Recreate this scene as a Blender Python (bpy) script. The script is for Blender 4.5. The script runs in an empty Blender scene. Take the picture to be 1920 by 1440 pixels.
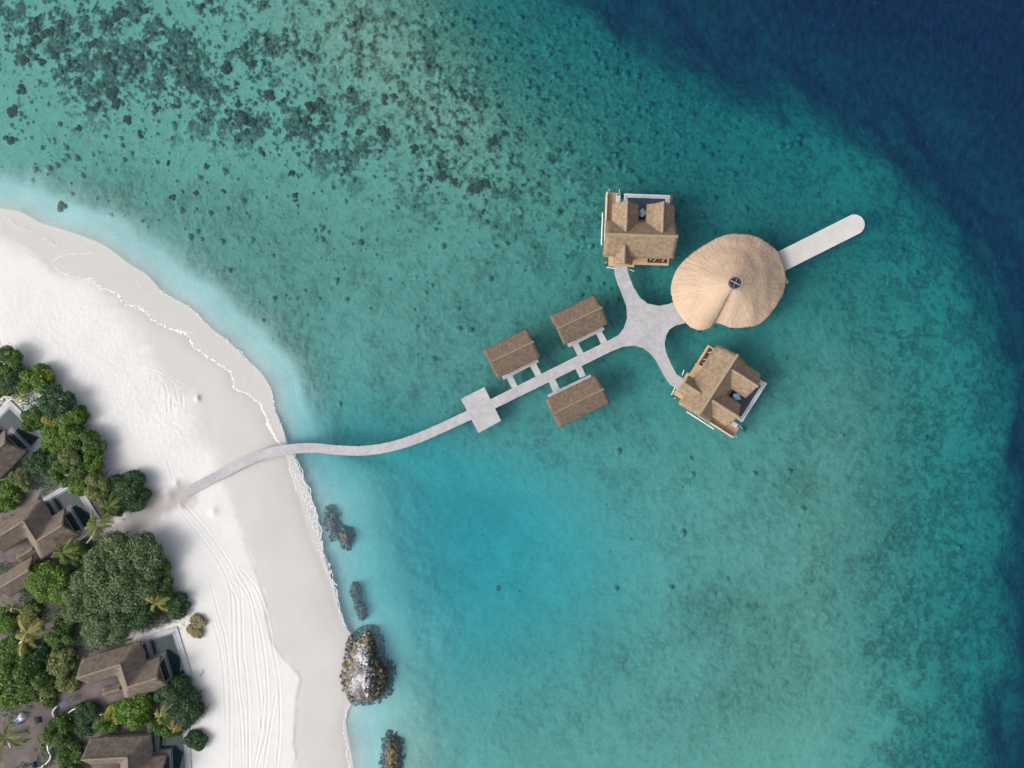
import bpy, bmesh, math, random
import numpy as np
from mathutils import Vector, Matrix, noise as mnoise

# ------------------------------------------------------------------ camera, sky, sun, exposure
H = 150.0                                     # the drone hovers 150 m above the lagoon, looking straight down
S = bpy.context.scene
COL = S.collection
cd = bpy.data.cameras.new("camera")
cd.sensor_width = 36.0
cd.lens = 36.0 * H / 192.0
cd.clip_end = 8000
cam = bpy.data.objects.new("camera", cd)
cam.location = (0, 0, H)
COL.objects.link(cam)
S.camera = cam

SUN_EL = math.radians(42)
SUN_AZ = math.radians(180 + 20)               # towards the sun, from +X counter-clockwise
sv = Vector((math.cos(SUN_AZ) * math.cos(SUN_EL), math.sin(SUN_AZ) * math.cos(SUN_EL), math.sin(SUN_EL)))
W = bpy.data.worlds.new("World")
S.world = W
W.use_nodes = True
wn = W.node_tree
sky = wn.nodes.new("ShaderNodeTexSky")
sky.sky_type = 'NISHITA'
sky.sun_disc = False
sky.sun_elevation = SUN_EL
sky.sun_rotation = math.atan2(sv.x, sv.y)
sky.dust_density = 7.0
sky.air_density = 0.8
sky.ozone_density = 0.6
hs = wn.nodes.new("ShaderNodeHueSaturation")      # a hazy, whiter sky
hs.inputs['Saturation'].default_value = 0.55
wn.links.new(sky.outputs[0], hs.inputs['Color'])
wn.links.new(hs.outputs[0], wn.nodes["Background"].inputs[0])
wn.nodes["Background"].inputs[1].default_value = 0.15
sl = bpy.data.lights.new("sun", 'SUN')
sl.energy = 0.55
sl.angle = math.radians(17.0)
sl.color = (1.0, 0.98, 0.945)
so = bpy.data.objects.new("sun", sl)
so.rotation_euler = sv.to_track_quat('Z', 'Y').to_euler()
so.location = (-80, -40, 120)
COL.objects.link(so)
S.view_settings.view_transform = 'Standard'
S.view_settings.look = 'None'
S.view_settings.exposure = 0.46
S.view_settings.gamma = 1.0
S.render.engine = 'CYCLES'
S.cycles.use_denoising = True
S.cycles.max_bounces = 8
S.cycles.transparent_max_bounces = 12

rng = np.random.default_rng(7)
random.seed(7)


def P(px, py, z=0.0):
    """The place of a photo pixel (1920 wide) that stands z metres above the water."""
    s = 0.1 * (H - z) / H
    return Vector(((px - 960) * s, (720 - py) * s, z))


# ------------------------------------------------------------------ object helpers
def tag(o, label=None, cat=None, group=None, kind=None):
    if label: o['label'] = label
    if cat: o['category'] = cat
    if group: o['group'] = group
    if kind: o['kind'] = kind
    return o


def thing(name, label, cat, loc=(0, 0, 0), rz=0.0, group=None):
    o = bpy.data.objects.new(name, None)
    o.empty_display_size = 0.3
    COL.objects.link(o)
    o.location = loc
    o.rotation_euler = (0, 0, rz)
    return tag(o, label, cat, group)


class MB:
    """Collects shapes that become ONE mesh object."""
    def __init__(self):
        self.v, self.f, self.sm = [], [], False

    def poly(self, pts):
        i = len(self.v)
        self.v += [tuple(p) for p in pts]
        self.f.append(tuple(range(i, i + len(pts))))

    def prism(self, pts, z0, z1):
        n = len(pts)
        i = len(self.v)
        self.v += [(p[0], p[1], z0) for p in pts] + [(p[0], p[1], z1) for p in pts]
        self.f.append(tuple(range(i + n - 1, i - 1, -1)))
        self.f.append(tuple(range(i + n, i + 2 * n)))
        for k in range(n):
            j = (k + 1) % n
            self.f.append((i + k, i + j, i + n + j, i + n + k))

    def box(self, c, size, rz=0.0):
        x, y, z = size[0] / 2, size[1] / 2, size[2] / 2
        ca, sa = math.cos(rz), math.sin(rz)
        pts = [(c[0] + a * ca - b * sa, c[1] + a * sa + b * ca) for a, b in ((-x, -y), (x, -y), (x, y), (-x, y))]
        self.prism(pts, c[2] - z, c[2] + z)

    def tube(self, path, r, n=8):
        path = [Vector(p) for p in path]
        rs = r if isinstance(r, (list, tuple)) else [r] * len(path)
        rings = []
        for k, p in enumerate(path):
            d = (path[min(k + 1, len(path) - 1)] - path[max(k - 1, 0)]).normalized()
            up = Vector((0, 0, 1)) if abs(d.z) < 0.9 else Vector((1, 0, 0))
            a = d.cross(up).normalized()
            b = a.cross(d)
            i = len(self.v)
            for q in range(n):
                t = 2 * math.pi * q / n
                self.v.append(tuple(p + (a * math.cos(t) + b * math.sin(t)) * rs[k]))
            rings.append(i)
        for k in range(len(rings) - 1):
            for q in range(n):
                e = (q + 1) % n
                self.f.append((rings[k] + q, rings[k] + e, rings[k + 1] + e, rings[k + 1] + q))
        self.f.append(tuple(range(rings[0] + n - 1, rings[0] - 1, -1)))
        self.f.append(tuple(range(rings[-1], rings[-1] + n)))

    def build(self, name, m, parent=None, smooth=False, bevel=0.0, origin=None):
        off = Vector(origin) if origin is not None else (parent.location if parent is not None and parent.rotation_euler.z == 0 and not parent.get('local') else Vector((0, 0, 0)))
        if parent is not None and parent.get('part_of'):
            off = Vector(parent['part_of'])
        me = bpy.data.meshes.new(name)
        me.from_pydata([tuple(Vector(p) - off) for p in self.v], [], self.f)
        bm = bmesh.new()
        bm.from_mesh(me)
        bmesh.ops.recalc_face_normals(bm, faces=bm.faces)
        bm.to_mesh(me)
        bm.free()
        return link(name, me, m, parent, smooth, bevel)


def link(name, me, m, parent=None, smooth=False, bevel=0.0):
    if m: me.materials.append(m)
    if smooth: me.polygons.foreach_set('use_smooth', [True] * len(me.polygons))
    o = bpy.data.objects.new(name, me)
    COL.objects.link(o)
    if parent is not None: o.parent = parent
    if bevel:
        b = o.modifiers.new('bevel', 'BEVEL')
        b.width = bevel
        b.segments = 2
    return o


def catmull(pts, n=6):
    pts = [np.array(p, float) for p in pts]
    out = []
    for i in range(len(pts) - 1):
        p0, p1, p2, p3 = pts[max(i - 1, 0)], pts[i], pts[i + 1], pts[min(i + 2, len(pts) - 1)]
        for k in range(n):
            t = k / n
            out.append(0.5 * ((2 * p1) + (-p0 + p2) * t + (2 * p0 - 5 * p1 + 4 * p2 - p3) * t * t + (-p0 + 3 * p1 - 3 * p2 + p3) * t ** 3))
    out.append(pts[-1])
    return out


# ------------------------------------------------------------------ materials
def newmat(name):
    m = bpy.data.materials.new(name)
    m.use_nodes = True
    return m, m.node_tree, m.node_tree.nodes["Principled BSDF"]


def mat(name, c1, c2=None, scale=3.0, rough=0.8, bump=0.0, fine=0.0, detail=6, metal=0.0, spec=0.3, stretch=None, famt=0.26):
    m, nt, b = newmat(name)
    b.inputs['Roughness'].default_value = rough
    b.inputs['Metallic'].default_value = metal
    b.inputs['Specular IOR Level'].default_value = spec
    b.inputs['Base Color'].default_value = (*c1, 1)
    if c2 is not None:
        tc = nt.nodes.new('ShaderNodeTexCoord')
        vec = tc.outputs['Object']
        if stretch:
            mp = nt.nodes.new('ShaderNodeMapping')
            mp.inputs['Scale'].default_value = stretch
            nt.links.new(vec, mp.inputs[0])
            vec = mp.outputs[0]
        n1 = nt.nodes.new('ShaderNodeTexNoise')
        n1.inputs['Scale'].default_value = scale
        n1.inputs['Detail'].default_value = detail
        n1.inputs['Roughness'].default_value = 0.65
        nt.links.new(vec, n1.inputs['Vector'])
        rp = nt.nodes.new('ShaderNodeValToRGB')
        rp.color_ramp.elements[0].position = 0.33
        rp.color_ramp.elements[1].position = 0.67
        rp.color_ramp.elements[0].color = (*c1, 1)
        rp.color_ramp.elements[1].color = (*c2, 1)
        nt.links.new(n1.outputs['Fac'], rp.inputs[0])
        out = rp.outputs[0]
        src = n1
        if fine:
            n2 = nt.nodes.new('ShaderNodeTexNoise')
            n2.inputs['Scale'].default_value = fine
            n2.inputs['Detail'].default_value = 3
            nt.links.new(vec, n2.inputs['Vector'])
            mr = nt.nodes.new('ShaderNodeMapRange')
            mr.inputs[1].default_value = 0.3
            mr.inputs[2].default_value = 0.7
            mr.inputs[3].default_value = 1 - famt
            mr.inputs[4].default_value = 1 + famt
            nt.links.new(n2.outputs['Fac'], mr.inputs[0])
            mx = nt.nodes.new('ShaderNodeMix')
            mx.data_type = 'RGBA'
            mx.blend_type = 'MULTIPLY'
            mx.inputs[0].default_value = 1.0
            nt.links.new(out, mx.inputs[6])
            nt.links.new(mr.outputs[0], mx.inputs[7])
            out = mx.outputs[2]
            src = n2
        nt.links.new(out, b.inputs['Base Color'])
        if bump:
            bp = nt.nodes.new('ShaderNodeBump')
            bp.inputs['Strength'].default_value = bump
            bp.inputs['Distance'].default_value = 0.08
            nt.links.new(src.outputs['Fac'], bp.inputs['Height'])
            nt.links.new(bp.outputs[0], b.inputs['Normal'])
    return m


def colattr(nt, name):
    a = nt.nodes.new('ShaderNodeAttribute')
    a.attribute_name = name
    return a


M = {}
M['thatch'] = mat('brown_thatch', (0.175, 0.13, 0.09), (0.31, 0.235, 0.16), 1.6, 0.95, 0.9, 9.0)
M['thatch_cap'] = mat('thatch_ridge', (0.235, 0.178, 0.125), (0.335, 0.255, 0.178), 2.5, 0.95, 0.6, 10.0)
M['hut_thatch'] = mat('dark_brown_thatch', (0.11, 0.083, 0.062), (0.205, 0.157, 0.115), 1.9, 0.95, 0.9, 8.0)
M['hut_cap'] = mat('hut_ridge_thatch', (0.19, 0.145, 0.11), (0.28, 0.215, 0.165), 2.5, 0.95, 0.6, 10.0)
M['grey_thatch'] = mat('weathered_grey_thatch', (0.125, 0.10, 0.082), (0.215, 0.175, 0.142), 1.2, 0.95, 0.8, 9.0)
M['grey_cap'] = mat('weathered_ridge_thatch', (0.19, 0.15, 0.12), (0.28, 0.225, 0.18), 2.0, 0.95, 0.6, 9.0)
M['deck'] = mat('pale_grey_deck', (0.325, 0.33, 0.345), (0.405, 0.41, 0.425), 0.3, 0.85, 0.05, 1.6, famt=0.10)
M['sundeck'] = mat('white_deck', (0.42, 0.415, 0.41), (0.51, 0.505, 0.49), 0.3, 0.85, 0.05, 3.0, famt=0.05)
M['tan_wood'] = mat('tan_timber', (0.40, 0.27, 0.16), (0.52, 0.36, 0.22), 0.8, 0.7, 0.2, 8.0)
M['cream_wood'] = mat('cream_timber', (0.48, 0.40, 0.30), (0.56, 0.48, 0.37), 1.0, 0.7)
M['dark_wood'] = mat('dark_timber', (0.07, 0.042, 0.03), (0.13, 0.08, 0.055), 2.0, 0.7)
M['pile'] = mat('grey_pile', (0.20, 0.19, 0.18), (0.30, 0.29, 0.27), 2.0, 0.9)
M['white'] = mat('white_plaster', (0.62, 0.62, 0.63), (0.72, 0.72, 0.73), 0.8, 0.8)
M['coping'] = mat('pale_blue_grey_coping', (0.42, 0.45, 0.48), (0.52, 0.55, 0.58), 0.8, 0.5)
M['terrace'] = mat('grey_terrace', (0.38, 0.39, 0.43), (0.46, 0.47, 0.51), 0.5, 0.8, 0.1, 5.0)
M['pool'] = mat('dark_pool_water', (0.030, 0.045, 0.075), (0.040, 0.058, 0.09), 0.6, 0.06, 0.15, 3.0, spec=0.5)
M['garden_pool'] = mat('green_pool_water', (0.012, 0.034, 0.038), (0.020, 0.046, 0.05), 0.4, 0.05, 0.05, 3.0, spec=0.3)
M['pool_rim'] = mat('dark_pool_tile', (0.035, 0.05, 0.07), (0.05, 0.07, 0.09), 3, 0.4)
M['glass'] = mat('dark_glass', (0.02, 0.025, 0.03), None, rough=0.08, spec=0.6)
M['steel'] = mat('grey_steel', (0.42, 0.44, 0.48), None, rough=0.4, metal=0.3)
M['blue_cloth'] = mat('blue_canvas', (0.17, 0.26, 0.36), (0.22, 0.32, 0.43), 3, 0.9)
M['cushion'] = mat('pale_blue_cushion', (0.42, 0.46, 0.54), (0.5, 0.54, 0.62), 3, 0.9)
M['pillow'] = mat('dark_cushion', (0.06, 0.05, 0.06), None, rough=0.9)
M['trunk'] = mat('grey_bark', (0.22, 0.18, 0.14), (0.34, 0.29, 0.24), 4, 0.95, 0.5, 12)
M['palm_trunk'] = mat('pale_palm_bark', (0.40, 0.38, 0.34), (0.52, 0.50, 0.45), 4, 0.9, 0.3, 10)
M['wall_render'] = mat('warm_render', (0.38, 0.33, 0.27), (0.45, 0.39, 0.32), 1.0, 0.85)
M['dark_dome'] = mat('dark_heap', (0.05, 0.045, 0.045), (0.09, 0.08, 0.075), 6, 0.95, 0.8, 14)
M['tarp_blue'] = mat('blue_tarpaulin', (0.10, 0.19, 0.38), (0.16, 0.27, 0.48), 2, 0.5, 0.4, 5)
M['tarp_white'] = mat('white_tarpaulin', (0.62, 0.62, 0.66), (0.74, 0.74, 0.77), 2, 0.5, 0.4, 5)
M['navy'] = mat('navy_cover', (0.03, 0.05, 0.09), (0.05, 0.08, 0.13), 3, 0.6)
M['stone_white'] = mat('white_stone', (0.55, 0.54, 0.52), (0.68, 0.67, 0.64), 5, 0.9, 0.3, 12)
M['dry_wood'] = mat('dry_driftwood', (0.16, 0.13, 0.12), (0.26, 0.22, 0.20), 5, 0.95)


def leafmat(name, dark, light, trans=0.35):
    dark, light = tuple(c * 0.85 for c in dark), tuple(c * 1.35 for c in light)  # leaf variation, widened so the palest leaves carry painted highlights
    m, nt, b = newmat(name)
    g = nt.nodes.new('ShaderNodeNewGeometry')
    tc = nt.nodes.new('ShaderNodeTexCoord')
    n = nt.nodes.new('ShaderNodeTexNoise')
    n.inputs['Scale'].default_value = 0.7
    n.inputs['Detail'].default_value = 2
    nt.links.new(tc.outputs['Object'], n.inputs['Vector'])
    ad = nt.nodes.new('ShaderNodeMath')
    ad.operation = 'MULTIPLY_ADD'
    ad.inputs[1].default_value = 0.6
    nt.links.new(g.outputs['Random Per Island'], ad.inputs[0])
    ml = nt.nodes.new('ShaderNodeMath')
    ml.operation = 'MULTIPLY'
    ml.inputs[1].default_value = 0.45
    nt.links.new(n.outputs['Fac'], ml.inputs[0])
    nt.links.new(ml.outputs[0], ad.inputs[2])
    rp = nt.nodes.new('ShaderNodeValToRGB')
    rp.color_ramp.elements[0].position = 0.1
    rp.color_ramp.elements[1].position = 0.85
    rp.color_ramp.elements[0].color = (*dark, 1)
    rp.color_ramp.elements[1].color = (*light, 1)
    nt.links.new(ad.outputs[0], rp.inputs[0])
    nt.links.new(rp.outputs[0], b.inputs['Base Color'])
    b.inputs['Roughness'].default_value = 0.55
    b.inputs['Specular IOR Level'].default_value = 0.35
    t = nt.nodes.new('ShaderNodeBsdfTranslucent')
    nt.links.new(rp.outputs[0], t.inputs[0])
    mx = nt.nodes.new('ShaderNodeMixShader')
    mx.inputs[0].default_value = trans
    nt.links.new(b.outputs[0], mx.inputs[1])
    nt.links.new(t.outputs[0], mx.inputs[2])
    nt.links.new(mx.outputs[0], nt.nodes['Material Output'].inputs[0])
    return m


LEAF = {
    'bright': leafmat('bright_leaves', (0.046, 0.111, 0.016), (0.150, 0.260, 0.046)),
    'mid': leafmat('green_leaves', (0.033, 0.085, 0.018), (0.111, 0.195, 0.046)),
    'dark': leafmat('dark_leaves', (0.018, 0.058, 0.023), (0.065, 0.137, 0.055)),
    'olive': leafmat('olive_leaves', (0.078, 0.111, 0.033), (0.221, 0.260, 0.098)),
    'grey': leafmat('greyish_leaves', (0.029, 0.068, 0.026), (0.150, 0.221, 0.098)),
    'yellow': leafmat('yellow_leaves', (0.156, 0.182, 0.026), (0.390, 0.377, 0.078)),
    'dry': leafmat('dry_leaves', (0.208, 0.195, 0.091), (0.390, 0.364, 0.195)),
    'palm': leafmat('palm_fronds', (0.065, 0.111, 0.026), (0.208, 0.247, 0.065)),
    'palm_yellow': leafmat('yellowing_palm_fronds', (0.143, 0.150, 0.039), (0.351, 0.325, 0.104)),
    'palm_dry': leafmat('rusty_palm_fronds', (0.221, 0.130, 0.046), (0.442, 0.299, 0.130)),
}

# ------------------------------------------------------------------ numpy noise and distance fields
_T = [rng.random((256, 256)).astype(np.float32) for _ in range(24)]


def vnoise(x, y, seed):
    t = _T[seed % 24]
    xi, yi = np.floor(x).astype(np.int64), np.floor(y).astype(np.int64)
    fx, fy = (x - xi).astype(np.float32), (y - yi).astype(np.float32)
    fx, fy = fx * fx * (3 - 2 * fx), fy * fy * (3 - 2 * fy)
    x0, x1, y0, y1 = xi & 255, (xi + 1) & 255, yi & 255, (yi + 1) & 255
    return (t[y0, x0] * (1 - fx) + t[y0, x1] * fx) * (1 - fy) + (t[y1, x0] * (1 - fx) + t[y1, x1] * fx) * fy


def fbm(x, y, size, octv, seed, gain=0.55):
    a, tot, out, f = 1.0, 0.0, 0.0, 1.0 / size
    ca, sa = math.cos(0.6), math.sin(0.6)
    for k in range(octv):
        xr, yr = (x * ca - y * sa) * f + 13.7 * k, (x * sa + y * ca) * f + 7.3 * k
        out = out + a * vnoise(xr, yr, seed + k * 5)
        tot += a
        a *= gain
        f *= 2.03
        ca, sa = ca * math.cos(0.9) - sa * math.sin(0.9), ca * math.sin(0.9) + sa * math.cos(0.9)
    return out / tot


def sstep(a, b, x):
    t = np.clip((x - a) / (b - a), 0, 1)
    return t * t * (3 - 2 * t)


def dist_line(X, Y, pts, closed=False):
    d = np.full(X.shape, 1e9)
    n = len(pts)
    for i in range(n if closed else n - 1):
        ax, ay = pts[i]
        bx, by = pts[(i + 1) % n]
        ex, ey = bx - ax, by - ay
        L = ex * ex + ey * ey + 1e-12
        t = np.clip(((X - ax) * ex + (Y - ay) * ey) / L, 0, 1)
        d = np.minimum(d, (X - ax - t * ex) ** 2 + (Y - ay - t * ey) ** 2)
    return np.sqrt(d)


def inside(X, Y, pts):
    c = np.zeros(X.shape, bool)
    n = len(pts)
    for i in range(n):
        ax, ay = pts[i]
        bx, by = pts[(i + 1) % n]
        if ay == by: continue
        c ^= ((ay > Y) != (by > Y)) & (X < (bx - ax) * (Y - ay) / (by - ay) + ax)
    return c


def sd(X, Y, pts):
    """Signed distance to a closed outline, positive outside."""
    d = dist_line(X, Y, pts, True)
    return np.where(inside(X, Y, pts), -d, d)


def W2(pts):
    return [((p[0] - 960) * 0.1, (720 - p[1]) * 0.1) for p in pts]


# ------------------------------------------------------------------ the lines of the shore (photo pixels at water level)
swash_up = [(-900, 330), (-200, 395), (0, 440), (40, 458), (75, 478), (93, 490), (113, 508), (157, 523), (170, 522), (187, 537), (223, 552), (233, 570), (263, 577), (293, 603), (320, 616), (347, 624), (363, 647), (387, 667), (427, 693), (437, 710), (440, 727), (463, 738), (487, 753), (497, 777), (513, 813), (526, 835)]
swash_low = [(535, 853), (545, 885), (553, 910), (567, 957), (578, 997), (592, 1030), (606, 1065), (620, 1100), (630, 1140), (642, 1170), (655, 1190), (650, 1230), (646, 1270), (652, 1310), (645, 1335), (643, 1360), (650, 1400), (655, 1440), (668, 1600), (760, 2600)]
step_up = [(-900, 290), (-200, 350), (0, 390), (40, 398), (77, 418), (117, 430), (160, 445), (200, 463), (240, 493), (277, 517), (300, 543), (327, 560), (363, 582), (393, 613), (430, 642), (467, 677), (493, 703), (510, 733), (517, 770), (532, 806), (541, 835)]
step_low = [(552, 853), (577, 913), (597, 973), (602, 1010), (613, 1057), (628, 1100), (637, 1140), (650, 1175), (661, 1193), (656, 1230), (654, 1270), (661, 1315), (652, 1335), (650, 1360), (657, 1400), (663, 1440), (676, 1600), (770, 2600)]
dry_line = [(-900, 330), (-200, 400), (0, 452), (60, 470), (110, 500), (190, 545), (250, 610), (285, 672), (330, 720), (352, 760), (366, 810), (405, 850), (428, 895), (440, 945), (455, 1000), (480, 1060), (498, 1110), (503, 1170), (520, 1215), (552, 1252), (565, 1268), (560, 1320), (556, 1380), (556, 1440), (560, 1600), (600, 2600)]
deep_line = [(800, -900), (1040, -150), (1125, 0), (1245, 75), (1340, 135), (1450, 185), (1570, 225), (1660, 275), (1735, 345), (1790, 420), (1845, 500), (1890, 580), (1920, 680), (1930, 780), (1940, 900), (1930, 1000), (1925, 1150), (1935, 1280), (1915, 1440), (1900, 1700), (1800, 2600)]
far_left = [(-3000, 2600), (-3000, 330)]
land = W2(catmull(swash_up + swash_low)) + W2(far_left)
wet = W2(catmull(step_up + step_low)) + W2(far_left)
drypoly = W2(catmull(dry_line)) + W2(far_left)
lagoon = W2(catmull(deep_line)) + W2([(-3000, 2600), (-3000, -900)])

tracks = [
    [(335, 945), (365, 985), (400, 1030), (425, 1070), (437, 1110), (440, 1160), (441, 1210), (446, 1260), (452, 1310), (457, 1370), (460, 1450)],
    [(345, 940), (385, 985), (425, 1040), (445, 1075), (455, 1110), (458, 1170), (460, 1220), (466, 1270), (470, 1330), (470, 1450)],
    [(445, 1062), (470, 1105), (487, 1160), (497, 1210), (503, 1260), (505, 1320), (500, 1380), (480, 1450)],
    [(455, 1065), (488, 1108), (505, 1165), (515, 1215), (525, 1270), (528, 1330), (527, 1380), (520, 1450)],
    [(400, 1095), (415, 1150), (428, 1200), (434, 1260), (437, 1330), (436, 1450)],
    [(430, 1090), (446, 1120), (449, 1170), (451, 1230), (455, 1290), (463, 1350), (464, 1450)],
    [(500, 1300), (492, 1370), (477, 1450)], [(520, 1300), (508, 1370), (496, 1450)],
    [(405, 1165), (418, 1215), (425, 1280), (428, 1350)],
    [(440, 1075), (470, 1120), (478, 1180), (484, 1240), (492, 1310), (494, 1360)],
    [(280, 692), (310, 704), (328, 722), (336, 750)], [(285, 708), (306, 716), (316, 735), (317, 775)],
    [(300, 690), (322, 708), (345, 722)], [(325, 742), (326, 770)], [(344, 738), (346, 764)], [(318, 860), (326, 890), (335, 912)],
]
mounds = [(373, 747, 0.45, 0.42), (404, 958, 0.8, 0.25), (322, 928, 0.9, 0.3), (345, 948, 0.7, 0.25), (335, 905, 0.6, 0.25)]
garden = W2(catmull([(-400, 640), (-10, 650), (30, 690), (70, 705), (95, 735), (130, 760), (165, 790), (185, 850), (200, 885), (245, 900), (262, 935), (235, 965), (200, 1000), (285, 1015), (305, 1060), (315, 1110), (350, 1130), (345, 1160), (290, 1180), (255, 1200), (300, 1290), (350, 1270), (372, 1320), (350, 1360), (290, 1372), (290, 1450), (280, 1700), (-400, 1700)], 4))

# coarse fields
cx, cy = np.arange(-112, 112.01, 0.7), np.arange(-88, 88.01, 0.7)
CX, CY = np.meshgrid(cx, cy)
FLD = {'w': sd(CX, CY, land), 'o': sd(CX, CY, wet), 'd': sd(CX, CY, drypoly), 'e': -sd(CX, CY, lagoon), 'g': -sd(CX, CY, garden)}


def samp(name, x, y):
    F = FLD[name]
    u = np.clip((x - cx[0]) / 0.7, 0, len(cx) - 1.001)
    v = np.clip((y - cy[0]) / 0.7, 0, len(cy) - 1.001)
    i, j = u.astype(int), v.astype(int)
    fu, fv = u - i, v - j
    return (F[j, i] * (1 - fu) + F[j, i + 1] * fu) * (1 - fv) + (F[j + 1, i] * (1 - fu) + F[j + 1, i + 1] * fu) * fv


def gpx(x, y, px, py, sx, sy=None, rot=0.0):
    """A soft bump centred on a photo pixel, sizes in pixels."""
    sy = sy or sx
    dx, dy = x * 10 + 960 - px, 720 - y * 10 - py
    c, s = math.cos(rot), math.sin(rot)
    a, b = dx * c + dy * s, -dx * s + dy * c
    return np.exp(-0.5 * ((a / sx) ** 2 + (b / sy) ** 2))


def base_depth(x, y):
    """Smooth depth of the water (negative on land)."""
    w, o, e = samp('w', x, y), samp('o', x, y), samp('e', x, y)
    so_ = np.maximum(o, 0)
    dep = 0.05 + 0.60 * (1 - np.exp(-so_ / (1.2 + 0.5 * sstep(830, 900, 720 - 10 * y)))) + 0.3 * np.minimum(so_ / 4, 1) + 0.95 * sstep(4.0, 11.5, so_ / (1 + 0.9 * sstep(830, 900, 720 - 10 * y)) + (fbm(x, y, 4, 3, 7) - 0.5) * 3)
    dep = dep + 1.5 * gpx(x, y, 880, 1080, 190, 150) + 0.9 * gpx(x, y, 800, 900, 150, 70, 0.5) + 0.5 * gpx(x, y, 1250, 620, 200, 160)
    dep = dep + 0.9 * gpx(x, y, 640, 840, 70, 40) - 0.45 * np.clip(gpx(x, y, 740, 80, 170, 90, 0.3) + 0.7 * gpx(x, y, 960, 240, 190, 90, 0.5), 0, 1)
    wob = (fbm(x, y, 16, 3, 3) - 0.5) * 9
    ee = e + wob
    dep = dep + 2.5 * sstep(40, 3, ee) + 2.4 * sstep(10, -6, ee) + 15 * sstep(4, -24, ee)
    dep = dep + 0.9 * gpx(x, y, 1350, 430, 230, 220)
    shelf = np.clip(w, 0, None)
    dep = np.where(o < 0, 0.05 * np.clip(w / np.maximum(w - o, 0.05), 0, 1), dep)
    up = -w
    landz = 0.05 * np.clip(up, 0, 1) + 1.2 * (1 - np.exp(-np.maximum(up, 0) / 13.0))
    return np.where(w < 0, -landz, dep)


# ------------------------------------------------------------------ the ground: one height sheet, land and sea bed
def axis(lo, hi, step_fn, far):
    a = [lo]
    while a[-1] < hi: a.append(a[-1] + step_fn(a[-1]))
    st, l = 0.4, [a[0]]
    while l[-1] > -far:
        l.append(l[-1] - st)
        st *= 1.25
    st, r = 0.4, [a[-1]]
    while r[-1] < far:
        r.append(r[-1] + st)
        st *= 1.25
    return np.array(l[::-1] + a[1:] + r[1:])


gx = axis(-99, 99, lambda v: 0.125 if v < -28 else 0.19, 1500)
gy = axis(-75, 75, lambda v: 0.15, 1500)
X, Y = np.meshgrid(gx, gy)
X, Y = X.astype(np.float64), Y.astype(np.float64)
PX, PY = X * 10 + 960, 720 - Y * 10
dep = base_depth(X, Y)
sw, so_, sdry, sdeep, sgar = samp('w', X, Y), samp('o', X, Y), samp('d', X, Y), samp('e', X, Y), samp('g', X, Y)
Z = -dep
sea = sw > 0

# --- land relief
lum = fbm(X, Y, 9, 4, 1)
foot = fbm(X, Y, 0.55, 2, 4) - 0.5
Z = Z + np.where(sea, 0, (lum - 0.5) * 0.2 * sstep(-1, -8, sw))
soft = 0.6 + 3.0 * sstep(1000, 700, PY)
dryness = sstep(1, -1, (sdry + (fbm(X, Y, 3, 3, 2) - 0.5) * (1.5 + 1.2 * soft)) / soft)
footw = gpx(X, Y, 300, 770, 110, 70) + 0.5 * gpx(X, Y, 130, 620, 150, 60) + 0.18
Z = Z + np.where(sea, 0, foot * 0.10 * dryness * np.clip(footw, 0, 1))
Z = Z + np.where(sea, 0, 0.10 * sstep(950, 1100, PY) * sstep(0.3, -0.5, sdry + (fbm(X, Y, 2, 3, 5) - 0.5)) )   # small scarp at the edge of the dry sand
trk = np.zeros_like(X)
for t in tracks:
    pts = W2(catmull(t, 4))
    xs, ys = [p[0] for p in pts], [p[1] for p in pts]
    j0, j1 = np.searchsorted(gy, min(ys) - 2), np.searchsorted(gy, max(ys) + 2)
    i0, i1 = np.searchsorted(gx, min(xs) - 2), np.searchsorted(gx, max(xs) + 2)
    d = dist_line(X[j0:j1, i0:i1], Y[j0:j1, i0:i1], pts)
    br = 0.6 + 0.8 * vnoise(X[j0:j1, i0:i1] * 0.6, Y[j0:j1, i0:i1] * 0.6, 9)
    Z[j0:j1, i0:i1] += (-0.026 * np.exp(-(d / 0.17) ** 2) + 0.024 * np.exp(-((d - 0.34) / 0.15) ** 2)) * br
    trk[j0:j1, i0:i1] = np.maximum(trk[j0:j1, i0:i1], np.exp(-(d / 0.4) ** 2))
for px, py, r, h in mounds:
    c = P(px, py)
    Z += h * np.exp(-(((X - c.x) / r) ** 2 + ((Y - c.y) / (r * 1.3)) ** 2))

# --- land colour
sand = np.empty(X.shape + (3,), np.float32)
DRY, DAMP, WETC = np.array((0.615, 0.618, 0.61)), np.array((0.495, 0.495, 0.478)), np.array((0.475, 0.465, 0.45))
k = sstep(-4.5, -0.2, sw + (fbm(X, Y, 5, 3, 6) - 0.5) * 4)[..., None]
damp = DAMP * (1 - k) + WETC * k
damp = damp * (0.94 + 0.12 * fbm(X, Y, 7, 4, 8))[..., None]
dr = DRY * (0.95 + 0.09 * fbm(X, Y, 3.5, 4, 10))[..., None]
sand[:] = damp * (1 - dryness[..., None]) + dr * dryness[..., None]
# greyer trodden path from the jetty to the villas
ppath = dist_line(X, Y, W2(catmull([(345, 925), (300, 950), (250, 985), (200, 1010), (150, 1035), (120, 1060)])))
kp = sstep(3.6, 1.0, ppath + (fbm(X, Y, 2.2, 4, 11) - 0.5) * 3)[..., None] * 0.8
sand[:] = sand * (1 - kp) + np.array((0.36, 0.325, 0.315)) * kp
# garden soil
kg = sstep(-0.6, 1.6, sgar + (fbm(X, Y, 2.5, 4, 12) - 0.5) * 3) * sstep(740, 1010, PY + PX * 0.25 + 0 * X)
soil = np.array((0.135, 0.115, 0.115)) * (0.6 + 0.8 * fbm(X, Y, 1.6, 5, 13))[..., None]
sand[:] = sand * (1 - kg[..., None]) + soil * kg[..., None]
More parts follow.
